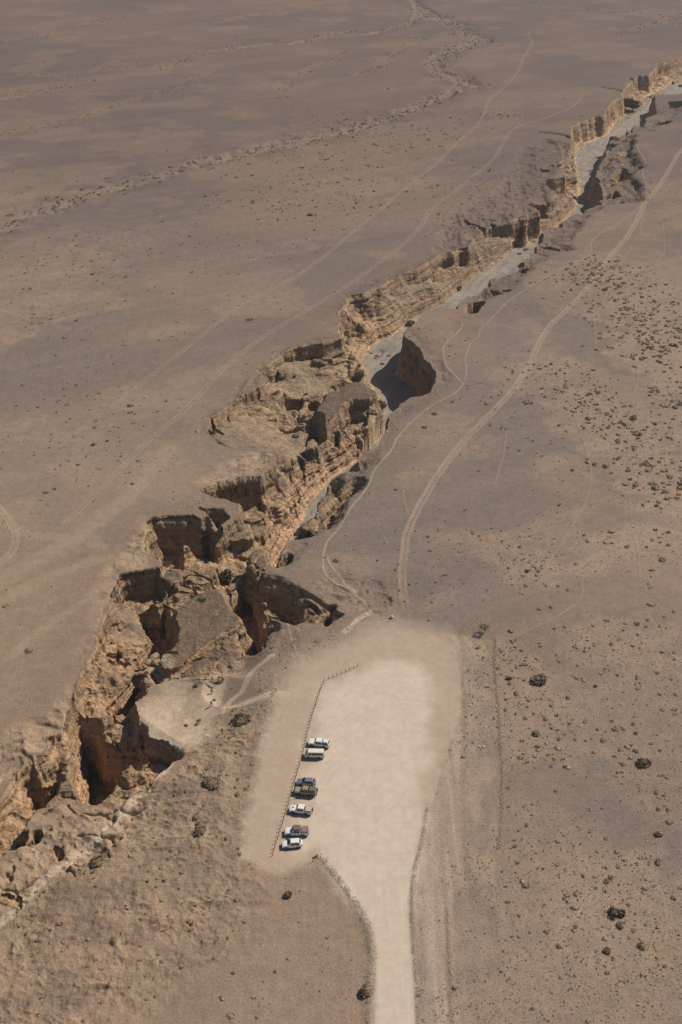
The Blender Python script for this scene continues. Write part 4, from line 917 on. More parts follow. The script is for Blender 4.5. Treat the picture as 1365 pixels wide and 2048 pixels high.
# 3 silver grey hatchback
def suv(r, paint, L, W, h, wb, roofL):
    x0 = -L/2; xf = x0+.85
    V, F = loft([(x0, W*.72, .45, .78, .06), (x0+.1, W*.86, .36, .88, .1), (x0+.5, W*.97, .33, .98, .12), (x0+1.15, W, .33, 1.05, .1), (x0+1.6, W, .33, 1.10, .06), (x0+L-.5, W, .36, 1.14, .06), (x0+L-.12, W*.93, .4, 1.12, .1), (x0+L, W*.8, .48, .98, .1)])
    mk('body', V, F, paint, r)
    greenhouse(r, paint, 1.06, h, x0+1.15, x0+L-.22, x0+1.95, x0+L-.75, W*.92, W*.70, [(.16, .46), (.49, .70), (.725, .87)])
    arches(r, (xf, xf+wb), W, .36)
    for x in (xf, xf+wb):
        for s in (-1, 1): wheel(r, x, s*(W-.1), .36)
    lights(r, x0+.05, x0+L-.02, W*.9, .76, .95); mirrors(r, x0+1.7, W, 1.16, paint)
    box('front_bumper', (x0-.04, x0+.08, -W*.66, W*.66, .34, .5), M['black'], r, .04); box('rear_bumper', (x0+L-.06, x0+L+.07, -W*.75, W*.75, .38, .6), paint, r, .05)
r = vehicle('hatchback_car', 'silver grey hatchback with dark windows parked beside the khaki pickup', (613.4, 1568.2), math.radians(-5), 'hatch'); suv(r, M['silver'], 4.4, .90, 1.60, 2.63, 1.6)
# 4 khaki expedition pickup
r = vehicle('pickup_truck', 'khaki four wheel drive pickup with grey rear canopy and spare wheel on its back', (613.2, 1588.4), math.radians(-8.5), 'pickup')
L = 5.2; x0 = -L/2; W = .90; xf = x0+.85
V, F = loft([(x0, W*.80, .58, 1.12, .03), (x0+.05, W*.84, .52, 1.18, .04), (x0+1.25, W*.88, .5, 1.24, .05), (x0+1.5, W, .5, 1.24, .03), (x0+3.15, W, .5, 1.24, .03)])
mk('body', V, F, M['khaki'], r)
greenhouse(r, M['khaki'], 1.22, 1.98, x0+1.38, x0+3.12, x0+1.72, x0+3.05, W*.95, W*.82, [(.12, .50), (.56, .90)])
for s in (-1, 1): box('front_wing', (x0+.35, x0+1.4, *((W*.86, W) if s > 0 else (-W, -W*.86)), .72, 1.06), M['khaki'], r, .03)
box('canopy', (x0+3.22, x0+4.95, -.88, .88, .78, 1.62), M['khaki'], r, .04)
box('canopy_lid', (x0+3.3, x0+4.85, -.72, .72, 1.622, 1.95), M['greybox'], r, .05)
box('canopy_hatch', (x0+3.45, x0+4.75, -.895, -.882, 1.2, 1.55), M['greybox'], r, 0)
bm = bmesh.new()
for s in (-1, 1): tube(bm, (x0+3.1, s*.6, 2.03), (x0+1.8, s*.6, 2.03), .02, .02)
for x in (x0+1.9, x0+2.4, x0+2.9): tube(bm, (x, -.64, 2.03), (x, .64, 2.03), .02, .02)
bmobj('roof_rack', bm, M['black'], r)
arches(r, (xf, xf+3.05), W, .41)
for x in (xf, xf+3.05):
    for s in (-1, 1): wheel(r, x, s*(W-.09), .41, .27)
sp = wheel(r, x0+5.14, .35, .40, .24, 'spare_wheel'); sp.location = (x0+5.12, .35, 1.25); sp.rotation_euler = (0, 0, math.pi/2)
bm = bmesh.new()
for y in (-.55, 0, .55): tube(bm, (x0-.22, y, .45), (x0-.22, y, 1.16), .03, .03)
for z in (.5, .82, 1.14): tube(bm, (x0-.22, -.75, z), (x0-.22, .75, z), .035, .035)
bbox(bm, x0-.26, x0+.05, -.8, .8, .5, .68, bev=.02); bmobj('bull_bar', bm, M['black'], r)
bm = bmesh.new(); tube(bm, (x0+1.3, -W-.02, 1.1), (x0+1.62, -W*.93, 2.02), .04, .04); bbox(bm, x0+1.5, x0+1.68, -W*.93-.07, -W*.93+.06, 2.0, 2.12, bev=.02); bmobj('snorkel', bm, M['black'], r)
lights(r, x0-.02, x0+4.99, W, .98, .9); mirrors(r, x0+1.65, W, 1.45, M['black']); box('rear_bumper', (x0+4.96, x0+5.12, -.8, .8, .5, .66), M['black'], r, .02)
# 5 white pickup with tarpaulin
r = vehicle('pickup_truck', 'white double cab pickup with black bonnet scoop and beige covered load bed', (602.8, 1624.6), math.radians(-9), 'pickup')
x0, b0, b1 = pickup(r, M['white'], 5.25, 3.0, .92)
box('bed_cover', (b0+.03, b1-.08, -.86, .86, 1.123, 1.42), M['tarp'], r, .06); box('bonnet_scoop', (x0+.62, x0+.95, -.18, .18, 1.12, 1.22), M['black'], r, .03)
bm = bmesh.new()
for s in (-1, 1): tube(bm, (b1+.10, s*.5, 1.0), (b1+.10, s*.5, 1.62), .03, .03)
tube(bm, (b1+.10, -.52, 1.6), (b1+.10, .52, 1.6), .035, .035); bbox(bm, b1+.05, b1+.2, -.35, .35, .9, 1.5, bev=.05); bmobj('rear_carrier', bm, M['black'], r)
for s in (-1, 1):
    for z in (1.2, 1.36): box('bed_rail', (b0+.05, b1-.1, *((.862, .885) if s > 0 else (-.885, -.862)), z, z+.05), M['greybox'], r, 0)
# 6 white pickup with roof load and framed bed
r = vehicle('pickup_truck', 'white double cab pickup with brown roof load and a rusty brown load in its bed', (594.5, 1667.2), math.radians(-.5), 'pickup')
x0, b0, b1 = pickup(r, M['white'], 5.35, 3.08, .93)
box('roof_tent', (x0+1.85, x0+3.5, -.72, .72, 1.86, 2.12), M['canvas'], r, .07)
box('bed_load', (b0+.08, b1-.12, -.75, .8, .76, 1.45), M['brown'], r, .05)
bm = bmesh.new()
for s in (-1, 1):
    for x in (b0+.05, (b0+b1)/2, b1-.1): tube(bm, (x, s*.86, 1.1), (x, s*.86, 1.62), .025, .025)
    for z in (1.3, 1.46, 1.62): tube(bm, (b0+.05, s*.86, z), (b1-.1, s*.86, z), .025, .025)
for x in (b0+.05, b1-.1): tube(bm, (x, -.86, 1.62), (x, .86, 1.62), .025, .025)
bmobj('bed_frame', bm, M['brown'], r)
# 7 white suv
r = vehicle('sport_utility_car', 'white five door car with rounded rear, nearest of the parked row to the notice board', (584.8, 1692.6), math.radians(5.5), 'suv'); suv(r, M['white'], 4.45, .92, 1.68, 2.64, 1.7)

# ------------------------------------------------------------------ post line of the lot
def post_mesh():
    bm = bmesh.new(); tube(bm, (0, 0, -.15), (0, 0, 1.02), .085, .075, 9); return bm
pts = []
A, B = Vector(unproj(716, 1333.5)), Vector(unproj(649, 1362))
for k in range(9): pts.append(A.lerp(B, k/8))
line = resample(P([(649,1362),(640,1385),(627,1425),(614,1470),(604,1515),(590,1562),(575,1615),(560,1665),(545,1712)]), .1)
cum = np.concatenate([[0], np.cumsum(np.hypot(*np.diff(line, axis=0).T))]); n = int(round(cum[-1]/1.17))
for k in range(1, n+1):
    d = cum[-1]*k/n; j = min(np.searchsorted(cum, d), len(line)-1); pts.append(Vector(line[j]))
proto = bmobj('wooden_post', post_mesh(), M['wood'], None, True); rnd = random.Random(4)
for k, p in enumerate(pts):
    o = proto if k == 0 else proto.copy()
    if k: COL.objects.link(o)
    o.location = (p.x+rnd.uniform(-.05, .05), p.y+rnd.uniform(-.05, .05), float(zat(p.x, p.y)[0])); o.rotation_euler = (rnd.uniform(-.05, .05), rnd.uniform(-.05, .05), rnd.random()*6); o.scale = (1, 1, rnd.uniform(.9, 1.08))
    if k == 0: tag(o, 'short wooden post at the far right end of the post row', 'post', 'wooden posts along the edge of the parking lot')
    elif k == 8: tag(o, 'short wooden post at the corner where the post row bends', 'post', 'wooden posts along the edge of the parking lot')
    elif k == len(pts)-1: tag(o, 'short wooden post at the near end of the row by the notice board', 'post', 'wooden posts along the edge of the parking lot')
    elif k < 8: tag(o, 'short wooden post in the slanting top stretch of the row', 'post', 'wooden posts in the slanting top stretch')
    else: tag(o, 'short wooden post in the long row in front of the parked vehicles', 'post', 'wooden posts in the long row before the vehicles')
# notice board
p = hit(630.6, 1722.3); d = Vector((.84, .54)); b = empty('notice_board', (p.x, p.y, p.z), math.atan2(d.y, d.x)); tag(b, 'timber framed notice board on two posts with a grey panel standing near the lot entrance', 'sign')
for s in (-1, 1):
    bm = bmesh.new(); tube(bm, (s*.62, 0, -.1), (s*.62, 0, 1.75), .06, .055, 8); bmobj('post', bm, M['pale_wood'], b)
box('panel', (-.56, .56, -.02, .02, .78, 1.5), M['panel'], b, 0)
for z in (1.503, .70): box('rail', (-.56, .56, -.04, .04, z, z+.077), M['pale_wood'], b, 0)
# striped marker
p = hit(784, 1237); b = empty('striped_marker', (p.x, p.y, p.z)); tag(b, 'round red and white striped marker standing at the top of the parking lot', 'marker')
def band(name, a0, a1, mat, rr):
    V = []; F = []; n = 6; prof = [(.30, -.03), (.46, .12), (.50, .40), (.44, .66), (.26, .82), (.0, .86)]
    for k in range(n+1):
        a = a0+(a1-a0)*k/n
        for (q, z) in prof: V.append((q*rr*math.cos(a), q*rr*math.sin(a), z*rr))
    m = len(prof)
    for k in range(n):
        for j in range(m-1): F.append((k*m+j, (k+1)*m+j, (k+1)*m+j+1, k*m+j+1))
    mk(name, V, F, mat, b, True)
for k in range(8):
    a = -math.pi/2-.22+k*math.pi/4; wdt = .44
    band('white_band', a, a+wdt, M['mwhite'], 1.0); band('red_band', a+wdt, a+math.pi/4, M['mred'], 1.0)
# stubs and stones
p = hit(616, 1319); o = box('stub_post', (-.12, .12, -.12, .12, -.1, .38), M['stone'], None, .03); o.location = p; tag(o, 'pale stub post standing alone above the bend of the post row', 'post')
def stone(name, r, seed, mat=None):
    rn = random.Random(seed); bm = bmesh.new(); bmesh.ops.create_icosphere(bm, subdivisions=2, radius=1)
    for v in bm.verts:
        k = .72+.5*rn.random(); v.co = Vector((v.co.x*k*r*rn.uniform(.95, 1.05), v.co.y*k*r*.8, max(v.co.z*k*r*.65, -.25*r)))
    return bmobj(name, bm, mat or M['stone'])
for k, (x, y, s, lab) in enumerate([(940,1412.5,.42,'white boulder alone on the apron beside the rubble bank'),(971,1455,.36,'white boulder in the middle of the apron near the stone line'),(959,1494,.42,'left white boulder of the close pair on the apron'),(967,1494,.5,'right white boulder of the close pair on the apron'),
    (993,1414,.3,'small white boulder on the stone line at the apron edge'),(1294,1684,.28,'small white stone on the sandy plain at the far right'),(633,1409,.3,'small pale stone at the foot of the post row'),(969,1650,.3,'small pale stone on the rubble at the lower end of the apron')]):
    o = stone('boulder', s, 50+k); p = hit(x, y); o.location = (p.x, p.y, p.z+s*.1); o.rotation_euler = (0, 0, k); tag(o, lab, 'rock')

# ------------------------------------------------------------------ loose stones and rubble (stuff)
def scatter_rocks(name, spots, mat, seed=1):
    """spots: (x, y, r); one object of many small irregular stones"""
    rn = np.random.default_rng(seed); S = np.array(spots); n = len(S)
    base = np.array([(1,0,-.2),(.3,.95,-.2),(-.8,.6,-.2),(-.8,-.6,-.2),(.3,-.95,-.2),(.55,.1,.6),(-.2,.5,.7),(-.35,-.45,.62)], float)
    f = np.array([(0,1,5),(1,6,5),(1,2,6),(2,3,7),(2,7,6),(3,4,7),(4,0,5),(4,5,7),(5,6,7)])
    V = base[None]*(S[:, 2][:, None, None])*(1+.35*rn.normal(size=(n, 8, 3)).clip(-1, 1))
    a = rn.random(n)*6.28; ca, sa = np.cos(a)[:, None], np.sin(a)[:, None]
    X = V[..., 0]*ca-V[..., 1]*sa; Y = V[..., 0]*sa+V[..., 1]*ca
    Z = zat(S[:, 0], S[:, 1])[:, None]+V[..., 2]*.8
    VV = np.stack([X+S[:, 0:1], Y+S[:, 1:2], Z], -1).reshape(-1, 3); FF = (f[None]+8*np.arange(n)[:, None, None]).reshape(-1, 3)
    return mesh_np(name, VV, FF, mat, smooth=False)
rn = np.random.default_rng(5)
def along(poly, n, w, r0, r1):
    c = resample(poly, .5); k = rn.integers(0, len(c), n); return [(c[i][0]+rn.normal()*w, c[i][1]+rn.normal()*w, rn.uniform(r0, r1)) for i in k]
sp = along(STONEL, 900, .22, .08, .26); tag(scatter_rocks('stone_line', sp, M['rockd'], 2), kind='stuff', label='long line of dark stones along the right edge of the graded apron', cat='stones')
sp = along(BERM3, 1500, 1.0, .05, .17)+along(BERM4, 500, .4, .06, .2); tag(scatter_rocks('rubble', sp, M['rocko'], 3), kind='stuff', label='tan rubble scattered along the low banks right of the lot', cat='stones')
sp = along(BERMR, 500, .3, .05, .15)+along(BERML, 700, .45, .05, .18); tag(scatter_rocks('road_edge_gravel', sp, M['rockd'], 4), kind='stuff', label='coarse gravel pushed up along both edges of the road', cat='stones')
# boulders fallen in the gorge
sp = []
for _ in range(60000):
    x = rn.uniform(RIM[:, 0].min(), 330); y = rn.uniform(150, 1050)
    sp.append((x, y))
sp = np.array(sp); f = sdist(sp[:, 0], sp[:, 1], FLOOR); rr = sdist(sp[:, 0], sp[:, 1], RIM)
k = (f > -4) & (f < 1.2) & (rr > 1) & (rn.random(len(sp)) < .8)
tag(scatter_rocks('talus', [(a, b, min(abs(rn.normal())*.35+.12, 1.2)) for a, b in sp[k]], M['rocko'], 6), kind='stuff', label='fallen tan blocks along the foot of the gorge walls', cat='stones')
bp = P([(1215,255),(1250,230),(1290,205),(1330,185),(1300,215),(1270,240),(1240,262)], -18); k = pin(sp[:, 0], sp[:, 1], bp)
sp2 = [(rn.uniform(bp[:, 0].min(), bp[:, 0].max()), rn.uniform(bp[:, 1].min(), bp[:, 1].max())) for _ in range(3000)]; sp2 = np.array(sp2); sp2 = sp2[pin(sp2[:, 0], sp2[:, 1], bp)]
tag(scatter_rocks('boulder_field', [(a, b, rn.uniform(.3, 1.1)) for a, b in sp2[:900]], M['rocko'], 7), kind='stuff', label='field of tan boulders filling the far bend of the riverbed', cat='stones')
for k, (x, y, s, lab) in enumerate([(755,712,.9,'tan boulder lying in the middle of the gravel riverbed'),(751,717,.7,'tan boulder just below another on the gravel riverbed'),(743,707,.7,'leftmost tan boulder on the gravel riverbed'),(779,711,.8,'tan boulder near the shaded wall on the riverbed'),
    (766,728,1.3,'broken rock heap at the shadow edge of the riverbed')]):
    o = stone('boulder', s, 90+k, M['rocko']); p = hit(x, y); o.location = (p.x, p.y, p.z+.1); tag(o, lab, 'rock')

# ------------------------------------------------------------------ shrubs
def shrub_geo(seed, n, fr=1.0, flat=.62, leaf=.13, up=.3):
    """n twig tufts spread through a low dome of radius 1"""
    rn = np.random.default_rng(seed); V = []; F = []
    lobes = rn.normal(size=(5, 3))*.35; lobes[:, 2] = np.abs(lobes[:, 2])*.5
    q = 0
    while q < n:
        d = rn.normal(size=3); d /= np.linalg.norm(d); d[2] = abs(d[2])
        rad = rn.random()**.45; c = d*rad*rn.uniform(.55, .8)+lobes[rn.integers(5)]
        c[2] = abs(c[2])*flat+.03
        if np.hypot(c[0], c[1]) > 1.05: continue
        a = rn.normal(size=3); a[2] += up; a /= np.linalg.norm(a); b = np.cross(a, rn.normal(size=3)); b /= np.linalg.norm(b)+1e-9
        l = leaf*rn.uniform(.6, 1.5); i = len(V)
        V += [c-a*l-b*l*.45, c-a*l*.3+b*l*.6, c+a*l+b*l*.1, c+a*l*.2-b*l*.6]; F += [(i, i+1, i+2, i+3)]; q += 1
    # added low solid dome: catches light, so the bush is not dark and see-through
    ns, nr_ = (10, 4) if n > 60 else (6, 2); b0 = len(V)
    for j in range(nr_):
        ph = (j+.15)/nr_*1.45
        for k in range(ns):
            r = .80*rn.uniform(.82, 1.12); a = 6.283*(k+.5*(j % 2))/ns; V.append(np.array([math.cos(a)*math.cos(ph)*r, math.sin(a)*math.cos(ph)*r, math.sin(ph)*r*flat*1.05]))
    V.append(np.array([0, 0, .82*flat]))
    for j in range(nr_-1):
        for k in range(ns): F.append((b0+j*ns+k, b0+j*ns+(k+1) % ns, b0+(j+1)*ns+(k+1) % ns, b0+(j+1)*ns+k))
    for k in range(0, ns, 2): F.append((b0+(nr_-1)*ns+k, b0+(nr_-1)*ns+(k+1) % ns, b0+(nr_-1)*ns+(k+2) % ns, len(V)-1))
    return np.array(V), np.array(F)
GEO = [shrub_geo(s, 150, flat=.55) for s in range(6)]
def shrub_mesh(name, g, mat):
    me = bpy.data.meshes.new(name); me.from_pydata([tuple(v) for v in g[0]], [], [tuple(f) for f in g[1]]); me.materials.append(mat); return me
SM = [shrub_mesh('shrub', GEO[k], m) for k, m in enumerate([L_DRY, L_GREY, L_DRY, L_GREY, L_DRY, L_OLIVE])]
def bigshrub(px, py, w, h, mat, label, name='shrub', seed=0, n=900, stems=6, up=.3, cat='shrub', lean=0):
    """w, h in metres; foliage and stems as parts"""
    p = hit(px, py); e = empty(name, (p.x, p.y, p.z-.05)); tag(e, label, cat)
    V, F = shrub_geo(1000+seed, n, flat=.7, leaf=.11, up=up); V = V*np.array([w/2, w/2, h/.85])
    V[:, 2] += lean; mk('foliage', V, F, mat, e)
    bm = bmesh.new(); rn2 = random.Random(seed)
    for k in range(stems):
        a = rn2.random()*6.28; q = rn2.uniform(.25, .7)*w/2
        tube(bm, (0, 0, -.05), (math.cos(a)*q*.5, math.sin(a)*q*.5, h*.4+lean*.6), .05*w/2, .03*w/2, 5); tube(bm, (math.cos(a)*q*.5, math.sin(a)*q*.5, h*.4+lean*.6), (math.cos(a)*q, math.sin(a)*q, h*.8+lean), .03*w/2, .01*w/2, 5)
    bmobj('stem', bm, M['bark'], e); return e
BIG = [
 (1075,1361,4.6,1.5,L_GREY,'largest grey brown shrub clump on the sandy plain right of the stone line'),(1064,1368,1.6,.7,L_DRY,'low dry shrub at the lower left foot of the largest grey clump'),(1018,1356,2.0,.9,L_DRY,'round brown shrub left of the largest grey clump'),
 (1288,1530,3.4,1.5,L_OLIVE,'olive green spreading bush with spiky edge on the far right plain'),(1073,1470,2.3,1.0,L_OLIVE,'dark olive rounded bush below the largest grey clump'),(1228,1828,2.6,1.2,L_DARK,'dark bush, left half of the darkest pair at lower right'),(1241,1829,2.0,1.1,L_DARK,'dark bush, right half of the darkest pair at lower right'),
 (1243,1852,2.0,.9,L_GREY,'double lobed grey shrub just below the darkest pair'),(1317,1668,2.1,.9,L_OLIVE,'wide olive brown shrub near the right edge above mid right'),(1317,1727,1.9,.8,L_DRY,'wide brown shrub near the right edge below the olive one'),(1284,1894,1.9,.8,L_GREY,'tall grey shrub alone right of the lowest bushes'),
 (1215,1905,1.8,.8,L_DRY,'rounded brown shrub alone low on the right plain'),(735,1986,2.7,1.3,L_DRY,'big round brown bush growing on the left bank of the road'),(575,1791,2.0,.9,L_DARK,'dark almost black bush on bare sand below the notice board'),(1052,1773,1.6,.7,L_GREY,'round reddish grey shrub right of the rubble fan'),
 (909,1976,1.1,.6,L_OLIVE,'small olive shrub on the low bank right of the road'),(484,1443,4.6,1.7,L_OLIVE,'large pale olive bush on the hillside between the path and the lot'),(424,1567,4.2,1.0,L_GREY,'wide low grey green bush on the rocky hillside'),(400,1664,3.2,1.2,L_OLIVE,'green bush beside a rock hollow on the rocky hillside'),
 (194,1727,3.4,1.2,L_OLIVE,'pale green bush beside the lower footpath'),(441,1361,2.2,.8,L_GREY,'grey bush at the fork where the gorge path begins'),(395,1370,1.8,.6,L_GREY,'low grey bush in the sandy bowl'),(429,1400,1.3,.5,L_GREY,'small grey bush beside the trodden path in the bowl'),
 (399,1442,1.2,.5,L_OLIVE,'small bush, upper of the pair in the sandy bowl'),(394,1450,1.2,.5,L_DRY,'small bush, lower of the pair in the sandy bowl'),(373,1451,1.2,.5,L_OLIVE,'small olive bush alone left in the sandy bowl'),
 (917,580,3.6,2.0,L_GREEN,'dark green bush on the gravel bank inside the gorge'),(820,650,4.6,2.6,L_GREY,'pale grey leafless bush at the gorge bend above the shaded wall'),(717,752,5.0,3.0,L_GREY,'pale grey bushy tree at the foot of the left wall by the gravel bend'),(719,732,1.6,1.0,L_GREEN,'small green bush above the pale tree at the gravel bend'),
 (764,815,4.0,3.4,L_OLIVE,'olive tree at the lit tip of the rock beside the deep shadow'),(452,1160,5.2,3.6,L_GREEN,'leafy green tree wedged between boulders in the gorge'),(497,1225,4.4,3.2,L_OLIVE,'dark olive tree in the slot beside the flat topped rock'),(404,1200,2.4,.9,L_GREEN,'low green bush on the edge of the flat topped rock'),
 (1152,400,4.6,2.4,L_OLIVE,'olive bush on the left edge of the upper riverbed'),(1150,366,3.0,1.5,L_DRY,'brown bush above the olive one on the upper riverbed edge'),(1345,168,3.6,2.0,L_GREEN,'round green bush on the far riverbed, left of the pair'),(1361,173,3.2,2.0,L_GREEN,'round green bush on the far riverbed, right of the pair'),
 (1301,195,3.0,1.6,L_GREEN,'small green bush at the foot of the far cliff'),(1052,500,2.8,.9,L_OLIVE,'low pale shrub at the centre of the gravel below the pinnacle'),(1040,508,2.6,.9,L_DRY,'low pale shrub nearest the pinnacle on the gravel'),(1068,484,2.4,.8,L_OLIVE,'low pale shrub by the lit bank on the gravel'),
 (1050,540,4.0,1.8,L_OLIVE,'olive shrub below the right wall beside the pinnacle'),(988,452,3.6,1.3,L_DARK,'dark bush on the terrace below the long cave'),(565,755,3.2,1.1,L_OLIVE,'olive bush on the upper terrace of the side basin'),(590,753,2.0,.8,L_OLIVE,'small green bush right of the olive one in the side basin'),
 (592,873,2.6,.9,L_GREEN,'dark green oval bush on the pale sand of the side basin'),(588,829,3.0,.8,L_OLIVE,'low green bush under the small ledge in the side basin'),(612,789,2.4,.8,L_OLIVE,'green bush before the twin hollows in the side basin'),(328,1107,2.0,.9,L_OLIVE,'small bush on the ledge inside the deep round cave'),
 (500,640,2.6,.9,L_OLIVE,'solitary olive bush beside the long wheel track left of the gorge'),(622,431,3.4,1.1,L_DARK,'solitary dark bush on the left plain above the wheel tracks'),(675,1122,2.4,.8,L_GREY,'grey bush inside the fork of the footpaths'),(870,829,2.4,.7,L_OLIVE,'olive bush right of the rim path above mid right'),
 (850,855,2.2,.6,L_GREY,'low grey bush beside the rim path'),(1057,806,2.2,.7,L_DRY,'dark shrub on a pale sand patch right of the graded track'),(1268,838,2.8,1.4,L_OLIVE,'dark olive bush standing out on the shrub dotted plain'),(1063,410,3.0,1.0,L_DRY,'shrub on the shoulder above the twin caves'),
 (59,1302,2.2,.7,L_GREY,'grey bush on the left plain near the frame edge'),(12,1213,1.8,.6,L_GREY,'small grey bush at the left frame edge'),(262,812,2.4,.8,L_OLIVE,'upper bush of the close pair on the left plain'),(261,825,2.2,.7,L_GREY,'lower bush of the close pair on the left plain'),
 (131,676,2.6,.8,L_GREY,'grey bush on the upper left plain'),(93,985,1.9,.6,L_GREY,'grey bush left of the wheel tracks on the middle left plain'),(1263,214,3.5,1.6,L_OLIVE,'low olive bush below the dark tree clump in the far gorge')]
for k, (px, py, w, h, mt, lab) in enumerate(BIG): bigshrub(px, py, w, h, mt, lab, seed=k, n=int(min(1600, 380+w*w*55)))
def tree(name, px, py, w, h, trunk, mat, label, seed, n=1300):
    p = hit(px, py); e = empty(name, (p.x, p.y, p.z-.1)); tag(e, label, 'tree')
    bm = bmesh.new(); rn2 = random.Random(seed); tip = []
    tube(bm, (0, 0, -.2), (.08*w, .04*w, trunk), .045*w, .03*w, 8)
    for k in range(9):
        a = k*.7+rn2.random(); q = w*rn2.uniform(.25, .42); z = trunk+(h-trunk)*rn2.uniform(.35, .8); mid = (math.cos(a)*q*.45, math.sin(a)*q*.45, trunk+(z-trunk)*.5)
        tube(bm, (.08*w, .04*w, trunk-.05), mid, .022*w, .015*w, 6); tube(bm, mid, (math.cos(a)*q, math.sin(a)*q, z), .015*w, .006*w, 5); tip.append((math.cos(a)*q, math.sin(a)*q, z))
    bmobj('trunk', bm, M['bark'], e)
    r2 = np.random.default_rng(seed); V = []; F = []
    for k in range(n):
        t = tip[r2.integers(len(tip))]; c = np.array(t)+r2.normal(size=3)*np.array([w*.11, w*.11, (h-trunk)*.12])
        a = r2.normal(size=3); a /= np.linalg.norm(a); b = np.cross(a, r2.normal(size=3)); b /= np.linalg.norm(b); l = .035*w*r2.uniform(.6, 1.4); i = len(V)
        V += [c-a*l-b*l*.4, c-a*l*.3+b*l*.6, c+a*l, c+a*l*.2-b*l*.6]; F.append((i, i+1, i+2, i+3))
    mk('crown', V, F, mat, e); return e
tree('acacia_tree', 968, 1266, 2.8, 3.0, 1.0, L_OLIVE, 'small acacia with thin trunk and airy crown at the top corner of the apron', 3, 900)
tree('acacia_tree', 1264, 222, 12, 7.5, 2.0, L_DARK, 'large dark leafless tree clump in the far bend of the gorge', 5, 2600)
tree('acacia_tree', 1250, 212, 9, 6, 1.6, L_GREEN, 'green tree left behind the dark leafless clump in the far gorge', 6, 1800)
tree('acacia_tree', 1222, 300, 6, 4.5, 1.2, L_GREEN, 'green tree in the shade under the right wall of the upper gorge', 7, 1000)
tree('acacia_tree', 765, 712, 3.2, 4.0, 1.6, L_GREY, 'thin bare tree casting a long shadow on the gravel bend', 8, 200)

# every small shrub: measured ones first, then scattered by density
S = []
def addc(lst, ox, oy, sc):
    for (x, y, w) in lst:
        px, py = ox+x/sc, oy+y/sc; q = hit(px, py); S.append((q.x, q.y, max(.4, w/sc/pxm(px, py)*1.15)))
addc([(85,240,45),(292,72,30),(92,317,32),(18,395,28),(35,450,25),(165,387,28),(195,433,22),(300,349,22),(276,437,38),(187,486,35),(130,510,25),(75,625,38),(178,602,28),(124,706,48),(314,741,35),(213,754,32),(148,772,25),(388,793,45),(42,827,34),(126,859,26),(188,885,35),(258,857,26),(342,893,40),(420,865,30),(392,963,38),(427,975,30),(163,1057,36),(352,1078,48),(288,1100,42),(284,1130,32),(444,1044,38),(435,1113,45),(151,1183,44),(204,1217,28),(366,1160,32),(408,1198,32),(471,1190,28),(485,1252,34),(510,1256,34),(377,1250,30),(268,1260,20),(443,457,34),(411,215,30),(490,203,26),(560,351,42),(637,385,30),(672,364,18),(797,156,34),(938,177,34),(1028,183,48),(1104,153,28),(1203,197,34),(1228,130,28),(1298,89,26),(1130,38,48),(888,307,28),(832,333,32),(1033,265,24),(1091,203,26),(1215,390,30),(1180,545,36),(581,493,26),(757,553,34),(787,525,26),(820,528,22),(882,568,26),(571,586,36),(628,603,36),(715,647,36),(512,735,42),(637,917,36),(526,938,30),(730,970,30),(842,909,28),(861,967,52),(918,965,36),(998,930,36),(1018,1002,40),(772,1053,46),(560,1046,32),(640,1054,26),(905,1125,42),(955,1105,40),(978,1086,26),(1014,1130,48),(853,1170,28),(980,1188,28),(925,1233,42),(911,1289,26),(1200,1132,28),(1128,1080,26),(1200,1316,40),(1254,1330,42),(1174,1447,46),(1190,1480,36),(1184,1572,42),(1256,1572,34),(1268,1670,46),(790,1790,38),(676,1738,36),(680,1576,28),(761,1563,24),(419,1433,26),(205,1687,34),(139,1730,20),(114,1846,34),(438,1813,40),(55,1410,28),(82,1357,18),(64,1551,26),(1221,825,38),(1302,821,40),(1319,712,34),(1197,705,34),(1027,666,26)], 1000, 1200, 3.74)
addc([(178,190,28),(265,40,28),(203,80,20),(475,322,28),(765,228,36),(900,232,40),(912,337,44),(663,396,42),(740,401,36),(857,410,44),(828,443,50),(1098,487,46),(615,527,50),(527,562,34),(603,625,46),(980,602,34),(1298,555,44),(610,755,40),(594,788,30),(402,795,38),(884,828,34),(988,842,28),(1018,790,36),(488,896,40),(832,1088,42),(1075,1097,28),(307,1340,36),(206,682,28),(77,1072,24),(285,803,24),(155,825,20),(692,1435,28),(400,976,18),(362,860,18),(112,857,16)], 980, 1640, 3.545)
addc([(660,228,18),(640,312,16),(690,312,14),(610,340,14),(630,395,14),(713,408,14),(815,380,12),(885,367,10),(600,478,16),(745,482,16),(795,552,16),(640,510,16),(550,572,14),(890,540,18),(910,675,18),(1077,672,16),(990,770,18),(868,777,24),(1003,848,18),(900,845,28),(545,628,18),(630,632,20),(245,555,20),(270,575,18),(345,545,18),(445,545,30),(130,607,22),(375,625,14),(210,675,14),(610,768,16),(1275,538,14),(1250,745,12)], 0, 1600, 1.95)
addc([(410,980,40),(550,1048,45),(290,1235,60),(425,1195,35),(475,1230,40),(560,1270,35),(540,1330,35),(630,1342,50),(555,1398,55),(635,1258,30),(210,1580,50),(165,1605,40),(235,1635,45),(295,1620,35),(460,1755,40),(770,655,45),(605,695,35),(525,700,30),(645,960,25)], 340, 1250, 4.1)
